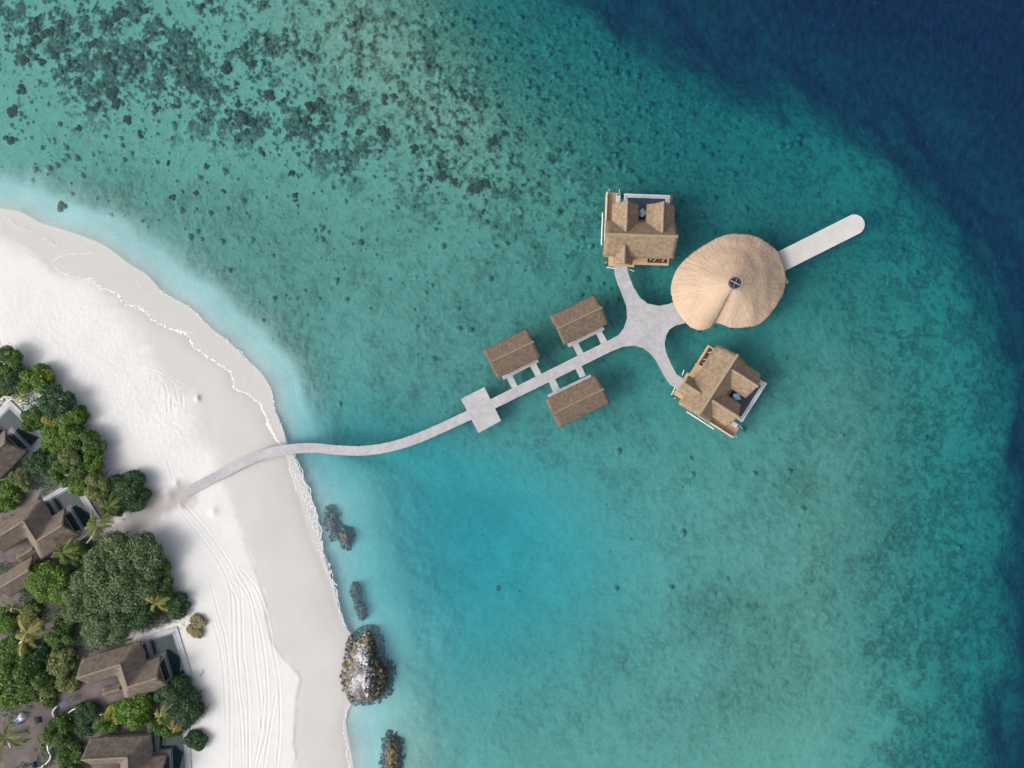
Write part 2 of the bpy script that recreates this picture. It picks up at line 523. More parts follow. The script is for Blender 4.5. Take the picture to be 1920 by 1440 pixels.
# dry leaf litter along the tree edge
lit = (fbm(X, Y, 0.35, 2, 14) > 0.62) & (sgar > -1.5) & (sgar < 2) & (PY > 640)
sand[lit] *= 0.62

# --- sea bed: cover of coral rubble and reef
cov = np.zeros_like(X)
n_big, n_mid, n_fin, n_min = fbm(X, Y, 14, 4, 15), fbm(X, Y, 4.5, 5, 16, 0.6), fbm(X, Y, 1.1, 3, 17, 0.7), fbm(X, Y, 0.45, 2, 18)
band = np.clip(gpx(X, Y, 150, 60, 260, 110) + gpx(X, Y, 500, 130, 280, 130, 0.25) + gpx(X, Y, 830, 250, 240, 110, 0.5), 0, 1)
rub = np.clip(1.0 * gpx(X, Y, 760, 110, 260, 170, 0.35) + 1.0 * gpx(X, Y, 1120, 190, 230, 170, 0.6) + 0.5 * gpx(X, Y, 1000, 400, 300, 130) + 0.25 * gpx(X, Y, 420, 40, 420, 60), 0, 1)
flat = np.clip(0.85 * gpx(X, Y, 620, 480, 300, 190, 0.5) + 0.85 * gpx(X, Y, 800, 640, 230, 110, -0.3) + 0.8 * gpx(X, Y, 1420, 1050, 230, 300) + 0.7 * gpx(X, Y, 1060, 1330, 240, 140) + 0.75 * gpx(X, Y, 1000, 480, 220, 160) + 0.6 * gpx(X, Y, 180, 320, 230, 60, 0.4) + 0.7 * gpx(X, Y, 1150, 830, 180, 60) + 0.9 * gpx(X, Y, 1330, 420, 220, 230) + 0.7 * gpx(X, Y, 1560, 800, 200, 330), 0, 1)
edge = sstep(34, 22, sdeep) * sstep(-14, -2, sdeep)
clear = sstep(4.2, 7.6, so_ / (1 + 0.8 * sstep(830, 900, PY)) + (n_mid - 0.5) * 3.5)                                                # pale bare sand along the shore
c_band = band * sstep(0.52, 0.62, n_mid * 0.45 + n_big * 0.22 + n_fin * 0.36 + 0.035 * band)
c_rub = rub * (0.45 + 0.55 * sstep(0.40, 0.62, n_fin * 0.62 + n_mid * 0.38))
c_flat = flat * np.clip(0.36 + 0.35 * (n_big - 0.5) + 0.4 * (n_mid - 0.5) + 0.24 * sstep(0.40, 0.66, n_fin * 0.45 + n_min * 0.3 + n_mid * 0.25), 0.12, 0.9)
edge = sstep(46, 20, sdeep + (n_mid - 0.5) * 24)
c_edge = edge * (0.40 + 0.32 * sstep(0.58, 0.44, n_mid * 0.38 + n_fin * 0.6 + n_big * 0.02))
cov = np.maximum.reduce([c_band * 0.85, c_rub * 0.70, c_flat, c_edge * 0.95, 0.10 + 0.18 * n_fin]) * clear
# thousands of small heads and stones of the reef flat, stamped into the bed
hd = np.zeros_like(X)
hc = np.zeros_like(X)
NH = 12000
qx, qy = rng.uniform(-97, 90, NH), rng.uniform(-40, 73, NH)
bq = np.clip(np.maximum.reduce([gpx(qx, qy, 350, 140, 380, 150), gpx(qx, qy, 950, 190, 330, 170, 0.5), 0.3 * gpx(qx, qy, 700, 420, 330, 120), 0.03 * gpx(qx, qy, 1400, 1000, 280, 300)]), 0, 1)
keep = (rng.random(NH) < bq) & (samp('o', qx, qy) > 5) & (samp('e', qx, qy) > 3)
for x0, y0 in zip(qx[keep], qy[keep]):
    r = 0.15 + 0.5 * rng.random() ** 3.2
    i0, i1 = np.searchsorted(gx, x0 - r * 1.4), np.searchsorted(gx, x0 + r * 1.4)
    j0, j1 = np.searchsorted(gy, y0 - r * 1.4), np.searchsorted(gy, y0 + r * 1.4)
    if i1 <= i0 or j1 <= j0: continue
    sx = X[j0:j1, i0:i1] - x0
    sy = Y[j0:j1, i0:i1] - y0
    q = np.clip(1.25 - (sx * sx + sy * sy) / (r * r) * (0.25 + 1.6 * n_min[j0:j1, i0:i1]), 0, 1)
    hd[j0:j1, i0:i1] = np.maximum(hd[j0:j1, i0:i1], q * r * 0.8)
    hc[j0:j1, i0:i1] = np.maximum(hc[j0:j1, i0:i1], sstep(0.0, 0.6, q) * (0.15 + 0.5 * rng.random()))
SANDB = np.array((0.44, 0.425, 0.38))
REEF = np.array((0.115, 0.098, 0.078))
CORAL = np.array((0.08, 0.069, 0.062))
BROWN = np.array((0.18, 0.13, 0.075))
pure = np.clip(gpx(X, Y, 820, 1050, 200, 230) + sstep(9, 4, so_) + 0.5 * gpx(X, Y, 1100, 1050, 160, 120), 0, 1)[..., None]
bed = (SANDB * (1 - pure) + np.array((0.45, 0.455, 0.455)) * pure) * (0.84 + 0.32 * n_mid)[..., None]
nm = np.clip((n_min - 0.5) * 2.4 + 0.5, 0, 1.2)
brn = np.clip(0.35 * rub + gpx(X, Y, 720, 70, 130, 70, 0.3) + 0.8 * gpx(X, Y, 870, 130, 120, 50, 0.3) + 0.5 * gpx(X, Y, 1000, 260, 140, 60, 0.4) + 0.35 * gpx(X, Y, 960, 330, 200, 60), 0, 1)[..., None] * 0.9
reefc = (REEF * (1 - brn) + BROWN * brn) * (0.4 + 1.2 * nm)[..., None]
kk = cov[..., None]
bed = bed * (1 - kk) + reefc * kk
dk = (c_band * sstep(0.47, 0.62, n_mid * 0.4 + n_fin * 0.45 + n_min * 0.2) * clear)[..., None] * 0.6
bed = bed * (1 - dk) + CORAL * (0.35 + 1.7 * nm)[..., None] * dk
hk = (hc * clear)[..., None]
bed = bed * (1 - hk) + CORAL * (0.6 + 1.5 * nm)[..., None] * hk
Z = Z + np.where(sea, clear * (cov * (n_fin - 0.4) * 0.55 + hd + (n_mid - 0.5) * 0.25), 0)
Z = np.where(sea, np.minimum(Z, np.where(so_ > 4, -0.35, 0.0)), Z)
kz = sstep(-0.05, 0.35, so_)[..., None]
swash = (WETC * (0.97 + 0.06 * lum)[..., None])
colr = np.where(sea[..., None], swash * (1 - kz) + bed * kz, sand).astype(np.float32)


def grid_object(name, X, Y, Z, facemask, colours, m):
    ny, nx = X.shape
    idx = np.arange(ny * nx).reshape(ny, nx)
    quads = np.stack([idx[:-1, :-1], idx[:-1, 1:], idx[1:, 1:], idx[1:, :-1]], -1)[facemask]
    used = np.unique(quads)
    remap = np.zeros(ny * nx, np.int64)
    remap[used] = np.arange(len(used))
    quads = remap[quads]
    co = np.stack([X, Y, Z], -1).reshape(-1, 3)[used].astype(np.float32)
    me = bpy.data.meshes.new(name)
    me.vertices.add(len(co))
    me.vertices.foreach_set('co', co.ravel())
    me.loops.add(quads.size)
    me.loops.foreach_set('vertex_index', quads.ravel().astype(np.int32))
    me.polygons.add(len(quads))
    me.polygons.foreach_set('loop_start', np.arange(0, quads.size, 4, dtype=np.int32))
    me.polygons.foreach_set('loop_total', np.full(len(quads), 4, np.int32))
    me.polygons.foreach_set('use_smooth', np.ones(len(quads), bool))
    me.update(calc_edges=True)
    for cname, arr in colours.items():
        a = me.attributes.new(cname, 'FLOAT_COLOR', 'POINT')
        c4 = np.ones((len(co), 4), np.float32)
        c4[:, :3] = arr.reshape(-1, 3)[used]
        a.data.foreach_set('color', c4.ravel())
    return link(name, me, m)


def ground_mat(name, rough, scale, amt, bump):
    m, nt, b = newmat(name)
    a = colattr(nt, 'col')
    tc = nt.nodes.new('ShaderNodeTexCoord')
    n = nt.nodes.new('ShaderNodeTexNoise')
    n.inputs['Scale'].default_value = scale
    n.inputs['Detail'].default_value = 4
    nt.links.new(tc.outputs['Object'], n.inputs['Vector'])
    mr = nt.nodes.new('ShaderNodeMapRange')
    mr.inputs[1].default_value = 0.25
    mr.inputs[2].default_value = 0.75
    mr.inputs[3].default_value = 1 - amt
    mr.inputs[4].default_value = 1 + amt
    nt.links.new(n.outputs['Fac'], mr.inputs[0])
    mx = nt.nodes.new('ShaderNodeMix')
    mx.data_type = 'RGBA'
    mx.blend_type = 'MULTIPLY'
    mx.inputs[0].default_value = 1
    nt.links.new(a.outputs['Color'], mx.inputs[6])
    nt.links.new(mr.outputs[0], mx.inputs[7])
    nt.links.new(mx.outputs[2], b.inputs['Base Color'])
    b.inputs['Roughness'].default_value = rough
    b.inputs['Specular IOR Level'].default_value = 0.2
    bp = nt.nodes.new('ShaderNodeBump')
    bp.inputs['Strength'].default_value = bump
    bp.inputs['Distance'].default_value = 0.05
    nt.links.new(n.outputs['Fac'], bp.inputs['Height'])
    nt.links.new(bp.outputs[0], b.inputs['Normal'])
    return m


fm = (np.maximum.reduce([Z[:-1, :-1], Z[:-1, 1:], Z[1:, 1:], Z[1:, :-1]]) > -0.02) | (so_[:-1, :-1] < 0.4)
beach = grid_object('beach', X, Y, Z, fm, {'col': colr}, ground_mat('coral_sand', 0.95, 3.0, 0.03, 0.25))
seabed = grid_object('seabed', X, Y, Z, ~fm, {'col': colr}, ground_mat('reef_bed', 0.95, 4.0, 0.12, 0.4))
tag(beach, 'wide white sand beach with tyre tracks', kind='structure')
tag(seabed, 'sandy lagoon floor with coral rubble dropping into deep water', kind='structure')


def zat(x, y):
    i = min(max(int(np.searchsorted(gx, x)) - 1, 0), len(gx) - 2)
    j = min(max(int(np.searchsorted(gy, y)) - 1, 0), len(gy) - 2)
    fx, fy = (x - gx[i]) / (gx[i + 1] - gx[i]), (y - gy[j]) / (gy[j + 1] - gy[j])
    return float((Z[j, i] * (1 - fx) + Z[j, i + 1] * fx) * (1 - fy) + (Z[j + 1, i] * (1 - fx) + Z[j + 1, i + 1] * fx) * fy)


# ------------------------------------------------------------------ the water: clear sheet, tinted by the depth below it
wx = axis(-99, 99, lambda v: 0.45, 1400)
wy = axis(-75, 75, lambda v: 0.45, 1400)
WX, WY = np.meshgrid(wx, wy)
wd = np.maximum(base_depth(WX, WY), 0)
ABS = np.array((0.42, 0.100, 0.106))           # absorption per metre
SCA = np.array((0.0026, 0.0135, 0.047))          # what deep clear water scatters back
blue = np.clip(gpx(WX, WY, 850, 1040, 260, 230) + np.exp(-np.maximum(samp('o', WX, WY), 0) / 6), 0, 1)[..., None]
tint = np.exp(-wd[..., None] * (ABS * (1 - blue) + np.array((0.45, 0.098, 0.080)) * blue))
scat = SCA * (1 - np.exp(-(wd[..., None] / np.array((4.2, 4.2, 4.0))) ** 1.7))
milk = 0.05 * np.exp(-((samp('o', WX, WY) - 2.5) / 4.0) ** 2)[..., None] * np.array((0.55, 0.95, 1.0))   # stirred-up sand near the shore
scat = scat + np.where(samp('o', WX, WY)[..., None] > -0.5, milk, 0)
m, nt, b = newmat('sea_water')
nt.nodes.remove(b)
tr = nt.nodes.new('ShaderNodeBsdfTransparent')
nt.links.new(colattr(nt, 'tint').outputs['Color'], tr.inputs[0])
tc = nt.nodes.new('ShaderNodeTexCoord')
n1 = nt.nodes.new('ShaderNodeTexNoise')
n1.inputs['Scale'].default_value = 0.55
n1.inputs['Detail'].default_value = 5
n1.inputs['Roughness'].default_value = 0.62
mp = nt.nodes.new('ShaderNodeMapping')
mp.inputs['Scale'].default_value = (1.35, 0.85, 1)
mp.inputs['Rotation'].default_value = (0, 0, -0.15)
nt.links.new(tc.outputs['Object'], mp.inputs[0])
nt.links.new(mp.outputs[0], n1.inputs['Vector'])
bp = nt.nodes.new('ShaderNodeBump')
bp.inputs['Strength'].default_value = 0.5
bp.inputs['Distance'].default_value = 0.3
nt.links.new(n1.outputs['Fac'], bp.inputs['Height'])
df = nt.nodes.new('ShaderNodeBsdfDiffuse')
n3 = nt.nodes.new('ShaderNodeTexNoise')            # light and dark streaks of the wave ripples, painted into the scatter colour
n3.inputs['Scale'].default_value = 0.75
n3.inputs['Detail'].default_value = 7
n3.inputs['Roughness'].default_value = 0.66
mp3 = nt.nodes.new('ShaderNodeMapping')
mp3.inputs['Scale'].default_value = (1.25, 0.6, 1)
mp3.inputs['Rotation'].default_value = (0, 0, -0.12)
nt.links.new(tc.outputs['Object'], mp3.inputs[0])
nt.links.new(mp3.outputs[0], n3.inputs['Vector'])
mr3 = nt.nodes.new('ShaderNodeMapRange')
mr3.inputs[1].default_value = 0.3
mr3.inputs[2].default_value = 0.72
mr3.inputs[3].default_value = 0.55
mr3.inputs[4].default_value = 1.6
nt.links.new(n3.outputs['Fac'], mr3.inputs[0])
mx3 = nt.nodes.new('ShaderNodeMix')
mx3.data_type = 'RGBA'
mx3.blend_type = 'MULTIPLY'
mx3.inputs[0].default_value = 1
nt.links.new(colattr(nt, 'scat').outputs['Color'], mx3.inputs[6])
nt.links.new(mr3.outputs[0], mx3.inputs[7])
nt.links.new(mx3.outputs[2], df.inputs[0])
nt.links.new(bp.outputs[0], df.inputs['Normal'])
ad = nt.nodes.new('ShaderNodeAddShader')
nt.links.new(tr.outputs[0], ad.inputs[0])
nt.links.new(df.outputs[0], ad.inputs[1])
gl = nt.nodes.new('ShaderNodeBsdfGlossy')
gl.inputs['Roughness'].default_value = 0.08
nt.links.new(bp.outputs[0], gl.inputs['Normal'])
fr = nt.nodes.new('ShaderNodeFresnel')
gw = nt.nodes.new('ShaderNodeNewGeometry')         # a thin sheet: the same reflectance from either side
mi = nt.nodes.new('ShaderNodeMapRange')
mi.inputs[3].default_value = 1.33
mi.inputs[4].default_value = 1 / 1.33
nt.links.new(gw.outputs['Backfacing'], mi.inputs[0])
nt.links.new(mi.outputs[0], fr.inputs['IOR'])
mx = nt.nodes.new('ShaderNodeMixShader')
nt.links.new(fr.outputs[0], mx.inputs[0])
nt.links.new(ad.outputs[0], mx.inputs[1])
nt.links.new(gl.outputs[0], mx.inputs[2])
# scattered pale flecks: foam, and the sparkle of glints painted in as colour
n2 = nt.nodes.new('ShaderNodeTexNoise')
n2.inputs['Scale'].default_value = 1.8
n2.inputs['Detail'].default_value = 4
n2.inputs['Roughness'].default_value = 0.7
mp2 = nt.nodes.new('ShaderNodeMapping')
mp2.inputs['Scale'].default_value = (2.0, 0.7, 1)
mp2.inputs['Rotation'].default_value = (0, 0, 0.5)
nt.links.new(tc.outputs['Object'], mp2.inputs[0])
nt.links.new(mp2.outputs[0], n2.inputs['Vector'])
mr = nt.nodes.new('ShaderNodeMapRange')
mr.inputs[1].default_value = 0.645
mr.inputs[2].default_value = 0.78
mr.inputs[4].default_value = 0.2
nt.links.new(n2.outputs['Fac'], mr.inputs[0])
fo = nt.nodes.new('ShaderNodeBsdfDiffuse')
fo.inputs[0].default_value = (0.75, 0.78, 0.8, 1)
mf = nt.nodes.new('ShaderNodeMixShader')
nt.links.new(mr.outputs[0], mf.inputs[0])
nt.links.new(mx.outputs[0], mf.inputs[1])
nt.links.new(fo.outputs[0], mf.inputs[2])
nt.links.new(mf.outputs[0], nt.nodes['Material Output'].inputs[0])
wland = samp('w', WX, WY)
wf = np.maximum.reduce([wland[:-1, :-1], wland[:-1, 1:], wland[1:, 1:], wland[1:, :-1]]) > -0.6
water = grid_object('sea_water', WX, WY, np.zeros_like(WX), wf, {'tint': tint, 'scat': scat}, m)
tag(water, 'clear lagoon water, turquoise over the sand and dark blue beyond the reef', kind='structure')

# ------------------------------------------------------------------ foam of the wash along the beach
fm_mat = mat('white_foam', (0.78, 0.79, 0.80), None, rough=0.9)
foam = MB()


def foam_strip(pts, width, dens, seed, taper=True):
    pts = W2(catmull(pts, 8))
    step, acc = 0.10, 0.0
    line = []
    for a, b in zip(pts[:-1], pts[1:]):
        L = math.hypot(b[0] - a[0], b[1] - a[1])
        if L < 1e-6: continue
        while acc < L:
            t = acc / L
            line.append((a[0] + (b[0] - a[0]) * t, a[1] + (b[1] - a[1]) * t, (b[0] - a[0]) / L, (b[1] - a[1]) / L))
            acc += step
        acc -= L
    n = len(line)
    for i, (x, y, tx, ty) in enumerate(line):
        e = math.sin(math.pi * (i + 0.5) / n) ** 0.5 if taper else 1
        wob = (mnoise.noise((i * 0.05, seed, 0)) * 0.6 + mnoise.noise((i * 0.17, seed, 4)) * 0.3)
        wdt = width * e * (0.7 + 0.9 * abs(mnoise.noise((i * 0.06, seed, 9))))
        k = max(1, int(wdt / step))
        for q in range(k):
            o = (q - k / 2) * step + wob
            X_, Y_ = x - ty * o, y + tx * o
            edge = 1 - abs(q - k / 2) / (k / 2 + 0.5)
            v = mnoise.noise((X_ * 2.3, Y_ * 2.3, seed)) * 0.75 + mnoise.noise((X_ * 5.1, Y_ * 5.1, seed)) * 0.25
            if v * 0.5 + 0.5 > 1.02 - dens - 0.25 * edge:
                z = max(zat(X_, Y_), 0) + 0.025
                s = step * 0.62
                foam.poly([(X_ + (-tx + ty) * s, Y_ + (-ty - tx) * s, z), (X_ + (tx + ty) * s, Y_ + (ty - tx) * s, z), (X_ + (tx - ty) * s, Y_ + (ty + tx) * s, z), (X_ + (-tx - ty) * s, Y_ + (-ty + tx) * s, z)])


foam_strip(swash_up[15:], 0.24, 0.52, 1)
foam_strip([(487, 753), (497, 777), (513, 813), (528, 838)], 0.7, 0.62, 2)
foam_strip(swash_up[5:16], 0.14, 0.42, 3)
foam_strip([(6, 408), (20, 414), (38, 425), (52, 430), (64, 431)], 1.0, 0.55, 4)
foam_strip([(78, 448), (92, 453), (104, 457), (113, 459)], 0.8, 0.55, 5)
foam_strip([(98, 489), (117, 479), (150, 476), (175, 475)], 0.25, 0.52, 6)
foam_strip([(318, 615), (335, 621), (350, 622), (370, 621)], 0.55, 0.55, 7)
foam_strip([(541, 838), (553, 853), (565, 880)] + [(577, 913), (597, 973), (602, 1010), (613, 1057), (628, 1100), (637, 1140), (650, 1175)], 0.34, 0.52, 8)
foam_strip([(545, 862), (560, 905), (578, 955), (590, 1000)], 2.0, 0.28, 10)
foam_strip([(609, 1040), (622, 1078), (632, 1100)], 0.9, 0.42, 11)
foam_strip([(538, 853), (548, 890), (556, 920)], 0.25, 0.55, 12)
foam_strip([(648, 1330), (645, 1360), (650, 1400), (657, 1440)], 0.12, 0.45, 13)
foam_strip([(258, 536), (266, 539), (272, 541)], 0.3, 0.5, 14)
foam_strip(swash_up[8:22], 1.3, 0.26, 21)
foam_strip(step_up[9:21], 0.5, 0.25, 22)
foam_strip([(556, 880), (575, 930), (592, 985), (600, 1030), (615, 1075)], 1.5, 0.24, 23)
fo_ = foam.build('sea_foam', fm_mat)
tag(fo_, 'thin white foam lines where the water washes up the sand', kind='stuff')

# ------------------------------------------------------------------ shapes shared by the buildings
def thatch(name, faces, m, parent, thick=0.32, cuts=4, rough=0.05, off=None):
    """A thatched roof: the given planes, finely divided, made uneven and given thickness."""
    bm = bmesh.new()
    for f in faces:
        vs = [bm.verts.new(p) for p in f]
        bm.faces.new(vs)
    bmesh.ops.remove_doubles(bm, verts=bm.verts, dist=0.03)
    bmesh.ops.recalc_face_normals(bm, faces=bm.faces)
    if sum(f.normal.z for f in bm.faces) < 0:
        bmesh.ops.reverse_faces(bm, faces=bm.faces)
    bmesh.ops.triangulate(bm, faces=bm.faces)
    for _ in range(cuts):
        es = [e for e in bm.edges if e.calc_length() > 0.55]
        if not es: break
        bmesh.ops.subdivide_edges(bm, edges=es, cuts=1, use_grid_fill=True)
        bmesh.ops.triangulate(bm, faces=[f for f in bm.faces if len(f.verts) > 3])
    inner = [v for v in bm.verts if not v.is_boundary]
    for _ in range(4):
        bmesh.ops.smooth_vert(bm, verts=inner, factor=0.5, use_axis_x=True, use_axis_y=True, use_axis_z=True)
    for v in bm.verts:
        p = v.co
        k = 2.2 if v.is_boundary else 1.0
        v.co += Vector((mnoise.noise(p * 1.3) * rough * k, mnoise.noise(p * 1.3 + Vector((5, 1, 2))) * rough * k, (mnoise.noise(p * 0.7) + mnoise.noise(p * 2.6) * 0.6) * rough))
    me = bpy.data.meshes.new(name)
    bm.to_mesh(me)
    bm.free()
    o = link(name, me, m, parent, smooth=True)
    s = o.modifiers.new('thickness', 'SOLIDIFY')
    s.thickness = thick
    s.offset = -1
    return o


def piles(root, pts, z1, r=0.16, local=True):
    for x, y, z0 in pts:
        b = MB()
        b.tube([(x, y, z0), (x, y, z1)], r, 8)
        b.build('pile', M['pile'], root, smooth=False)


def deck_along(root, edges, z1, every=4.0):
    """Piles standing under a deck, along its edges, down to the sea bed."""
    pts = []
    for line in edges:
        for a, b in zip(line[:-1], line[1:]):
            L = math.hypot(b[0] - a[0], b[1] - a[1])
            n = max(1, int(L / every))
            for k in range(n):
                t = (k + 0.5) / n
                x, y = a[0] + (b[0] - a[0]) * t, a[1] + (b[1] - a[1]) * t
                pts.append((x, y, min(zat(x, y), 0.5) - 0.4))
    piles(root, pts, z1)


def ground_mark(me_pts, z):
    return [(p.x, p.y) for p in me_pts]


# ------------------------------------------------------------------ jetties
ZD = 1.6
# curved jetty
up = [(350, 913), (392, 890), (433, 870), (470, 852), (500, 841), (533, 834), (583, 830.7), (633, 835), (683, 836), (733, 828), (783, 811.7), (833, 790), (872, 771.5), (879, 768)]
lo = [(350, 933), (392, 911), (433, 890), (467, 872), (500, 860), (550, 851), (593, 849), (633, 853), (683, 854), (733, 846.7), (783, 831.7), (833, 810), (880, 788.5), (888, 784.5)]


def zj(px): return 1.25 + 0.3 * min(max((px - 400) / 150, 0), 1)


def at_rows(line):
    out = []
    for p in catmull(line, 5):
        out.append(P(p[0], p[1], zj(p[0])))
    return out


root = thing('jetty', 'narrow S-curved pale grey jetty running from the sand to the square landing', 'jetty', P(600, 842, 0))
mb = MB()
U, L_ = at_rows(up), at_rows(lo)
n = len(U)
i0 = len(mb.v)
for a, b in zip(U, L_):
    mb.v += [(a.x, a.y, a.z), (b.x, b.y, b.z), (b.x, b.y, b.z - 0.3), (a.x, a.y, a.z - 0.3)]
for k in range(n - 1):
    q = i0 + 4 * k
    for e in range(4):
        mb.f.append((q + e, q + (e + 1) % 4, q + 4 + (e + 1) % 4, q + 4 + e))
mb.f.append((i0, i0 + 1, i0 + 2, i0 + 3))
mb.f.append(tuple(i0 + 4 * (n - 1) + e for e in range(4)))
mb.build('deck', M['deck'], root)
mid = [((a + b) / 2) for a, b in zip(U, L_)]
pl = []
for k in range(18, n - 1, 4):
    for a, b in ((U[k], L_[k]),):
        for t in (0.15, 0.85):
            x, y = a.x + (b.x - a.x) * t, a.y + (b.y - a.y) * t
            pl.append((x, y, min(zat(x, y), 0.6) - 0.4))
piles(root, pl, 1.2, 0.13)

# square landing
root = thing('landing_platform', 'square pale grey landing platform where the curved jetty meets the boardwalk', 'platform', P(902, 768, 0))
sq = [P(863.9, 748, ZD), P(908.2, 725.7, ZD), P(939.7, 788.9, ZD), P(897, 811.8, ZD)]
mb = MB()
mb.prism([(p.x, p.y) for p in sq], ZD - 0.3, ZD + 0.012)
mb.build('deck', M['deck'], root, bevel=0.02)
deck_along(root, [[(p.x, p.y) for p in [sq[0].lerp(sq[2], 0.08), sq[1].lerp(sq[3], 0.08), sq[2].lerp(sq[0], 0.08), sq[3].lerp(sq[1], 0.08)]]], ZD - 0.3, 2.6)

# boardwalk with the crossing
ow = [(917, 749.8), (1138, 639.6), (1160, 628), (1170, 615), (1176, 597), (1175, 575), (1167, 553), (1157, 528), (1152.5, 512), (1152.5, 499), (1175.5, 499), (1178, 513), (1188, 539), (1200, 558), (1214, 569), (1235, 573.5), (1254, 570), (1268, 563), (1284, 553), (1305, 592), (1284, 606), (1268, 610), (1256, 617), (1249, 629), (1246, 645), (1249, 661), (1256.7, 679.6), (1268.9, 702.5), (1284, 711.5), (1271, 730.5), (1256.7, 721), (1249.8, 711.7), (1243, 699.4), (1229, 673.5), (1220, 662.8), (1207, 653), (1190, 648), (1168, 650), (1146, 659), (925.6, 767.2)]
root = thing('boardwalk', 'straight pale grey boardwalk widening into a four-armed crossing beside the thatched pavilion', 'boardwalk', P(1060, 690, 0))
mb = MB()
bw = [P(p[0], p[1], ZD) for p in ow]
mb.prism([(p.x, p.y) for p in bw], ZD - 0.3, ZD)
mb.build('deck', M['deck'], root)
deck_along(root, [[(P(930, 750, 0).x, P(930, 750, 0).y), (P(1140, 645, 0).x, P(1140, 645, 0).y)], [(P(936, 757, 0).x, P(936, 757, 0).y), (P(1150, 652, 0).x, P(1150, 652, 0).y)],
                  [(P(1182, 640, 0).x, P(1182, 640, 0).y), (P(1182, 580, 0).x, P(1182, 580, 0).y), (P(1163, 520, 0).x, P(1163, 520, 0).y)],
                  [(P(1240, 580, 0).x, P(1240, 580, 0).y), (P(1240, 640, 0).x, P(1240, 640, 0).y), (P(1262, 705, 0).x, P(1262, 705, 0).y)]], ZD - 0.3, 4.2)

# round-ended pier
root = thing('sun_pier', 'white pier with a rounded end pointing out to the deep blue water', 'pier', P(1530, 450, 0))
d = (P(1602.5, 420.8, ZD) - P(1466, 489.5, ZD)).normalized()
nrm = Vector((-d.y, d.x, 0))
c0, c1, hw = P(1452, 496.5, ZD), P(1602.3, 421, ZD), 1.88
out = [c0 - nrm * hw, c1 - nrm * hw]
for k in range(1, 16):
    t = -math.pi / 2 + math.pi * k / 16
    out.append(c1 + (d * math.cos(t) + nrm * math.sin(t)) * hw)
out += [c1 + nrm * hw, c0 + nrm * hw]
mb = MB()
mb.prism([(p.x, p.y) for p in out], ZD - 0.3, ZD + 0.006)
mb.build('deck', M['sundeck'], root)
e0, e1 = c0 + d * 2, c1
deck_along(root, [[((e0 + nrm * 1.4).x, (e0 + nrm * 1.4).y), ((e1 + nrm * 1.4).x, (e1 + nrm * 1.4).y)], [((e0 - nrm * 1.4).x, (e0 - nrm * 1.4).y), ((e1 - nrm * 1.4).x, (e1 - nrm * 1.4).y)]], ZD - 0.3, 3.5)

# ------------------------------------------------------------------ the round pavilion
ZA = 9.3
A = P(1379, 530, ZA)
root = thing('pavilion', 'large round thatched pavilion with a spiral overlap and a small round skylight at its peak', 'pavilion', (P(1366, 528, 3).x, P(1366, 528, 3).y, 0))
rim = [(1326, 604), (1337, 605.5), (1347, 606.5), (1354.6, 609), (1373, 615), (1398, 614), (1419, 610), (1434, 600), (1448, 585), (1461, 565), (1470, 548), (1473, 530), (1472, 508), (1467, 491.7), (1459, 471.5), (1447, 461), (1436, 453.5), (1419, 443.5), (1398, 439), (1373, 438), (1352.5, 442.7), (1333.8, 451.5), (1314, 463.5), (1300, 473), (1284, 487), (1271, 502), (1263, 518), (1258.8, 533), (1257.7, 544), (1262, 565), (1271, 585), (1284, 603), (1294, 612.5), (1306.7, 618.5), (1318, 619), (1329.6, 615.6), (1337, 609), (1342, 604)]
rimc = catmull(rim, 9)
NT, NR = len(rimc), 44
vs, fs, uv = [], [], []
for i, (px, py) in enumerate(rimc):
    f = i / (NT - 1)
    ze = 3.3 + 0.5 * max(0, (f - 0.04) / 0.96) ** 1.5 + 0.07 * mnoise.noise((i * 0.45, 2, 1))
    jt = 1 + 0.010 * mnoise.noise((i * 1.3, 5, 2)) + 0.008 * mnoise.noise((i * 0.37, 9, 2))
    E = P(px, py, ze)
    E = Vector((A.x + (E.x - A.x) * jt, A.y + (E.y - A.y) * jt, ze))
    for j in range(NR + 1):
        t = 0.10 + 0.90 * j / NR
        x, y = A.x + (E.x - A.x) * t, A.y + (E.y - A.y) * t
        zb_ = 3.3 + (ze - 3.3) * t * t
        z = zb_ + (ZA - zb_) * (1 - t ** 1.22)
        rr = t * 10.5
        saw = (rr / 0.8 + 0.5 * mnoise.noise((math.cos(i / NT * 6.28) * 1.5, math.sin(i / NT * 6.28) * 1.5, 1)) + i / NT) % 1.0
        wv = mnoise.noise((x * 0.45, y * 0.45, 3)) * 0.20 + mnoise.noise((x * 1.7, y * 1.7, 8)) * 0.05
        z += wv * min(1, t * 2) - saw * 0.035
        vs.append((x - root.location.x, y - root.location.y, z))
        uv.append((f, t))
for i in range(NT - 1):
    for j in range(NR):
        a = i * (NR + 1) + j
        fs.append((a, a + 1, a + NR + 2, a + NR + 1))
me = bpy.data.meshes.new('thatch_roof')
me.from_pydata(vs, [], fs)
ul = me.uv_layers.new(name='UVMap')
for p in me.polygons:
    for li in p.loop_indices:
        ul.data[li].uv = uv[me.loops[li].vertex_index]
m, nt, b = newmat('golden_thatch')
uvn = nt.nodes.new('ShaderNodeUVMap')
mp = nt.nodes.new('ShaderNodeMapping')
mp.inputs['Scale'].default_value = (210, 6, 1)
nt.links.new(uvn.outputs[0], mp.inputs[0])
n1 = nt.nodes.new('ShaderNodeTexNoise')
n1.inputs['Scale'].default_value = 1.0
n1.inputs['Detail'].default_value = 5
n1.inputs['Roughness'].default_value = 0.7
nt.links.new(mp.outputs[0], n1.inputs['Vector'])
tc = nt.nodes.new('ShaderNodeTexCoord')
n2 = nt.nodes.new('ShaderNodeTexNoise')
n2.inputs['Scale'].default_value = 0.35
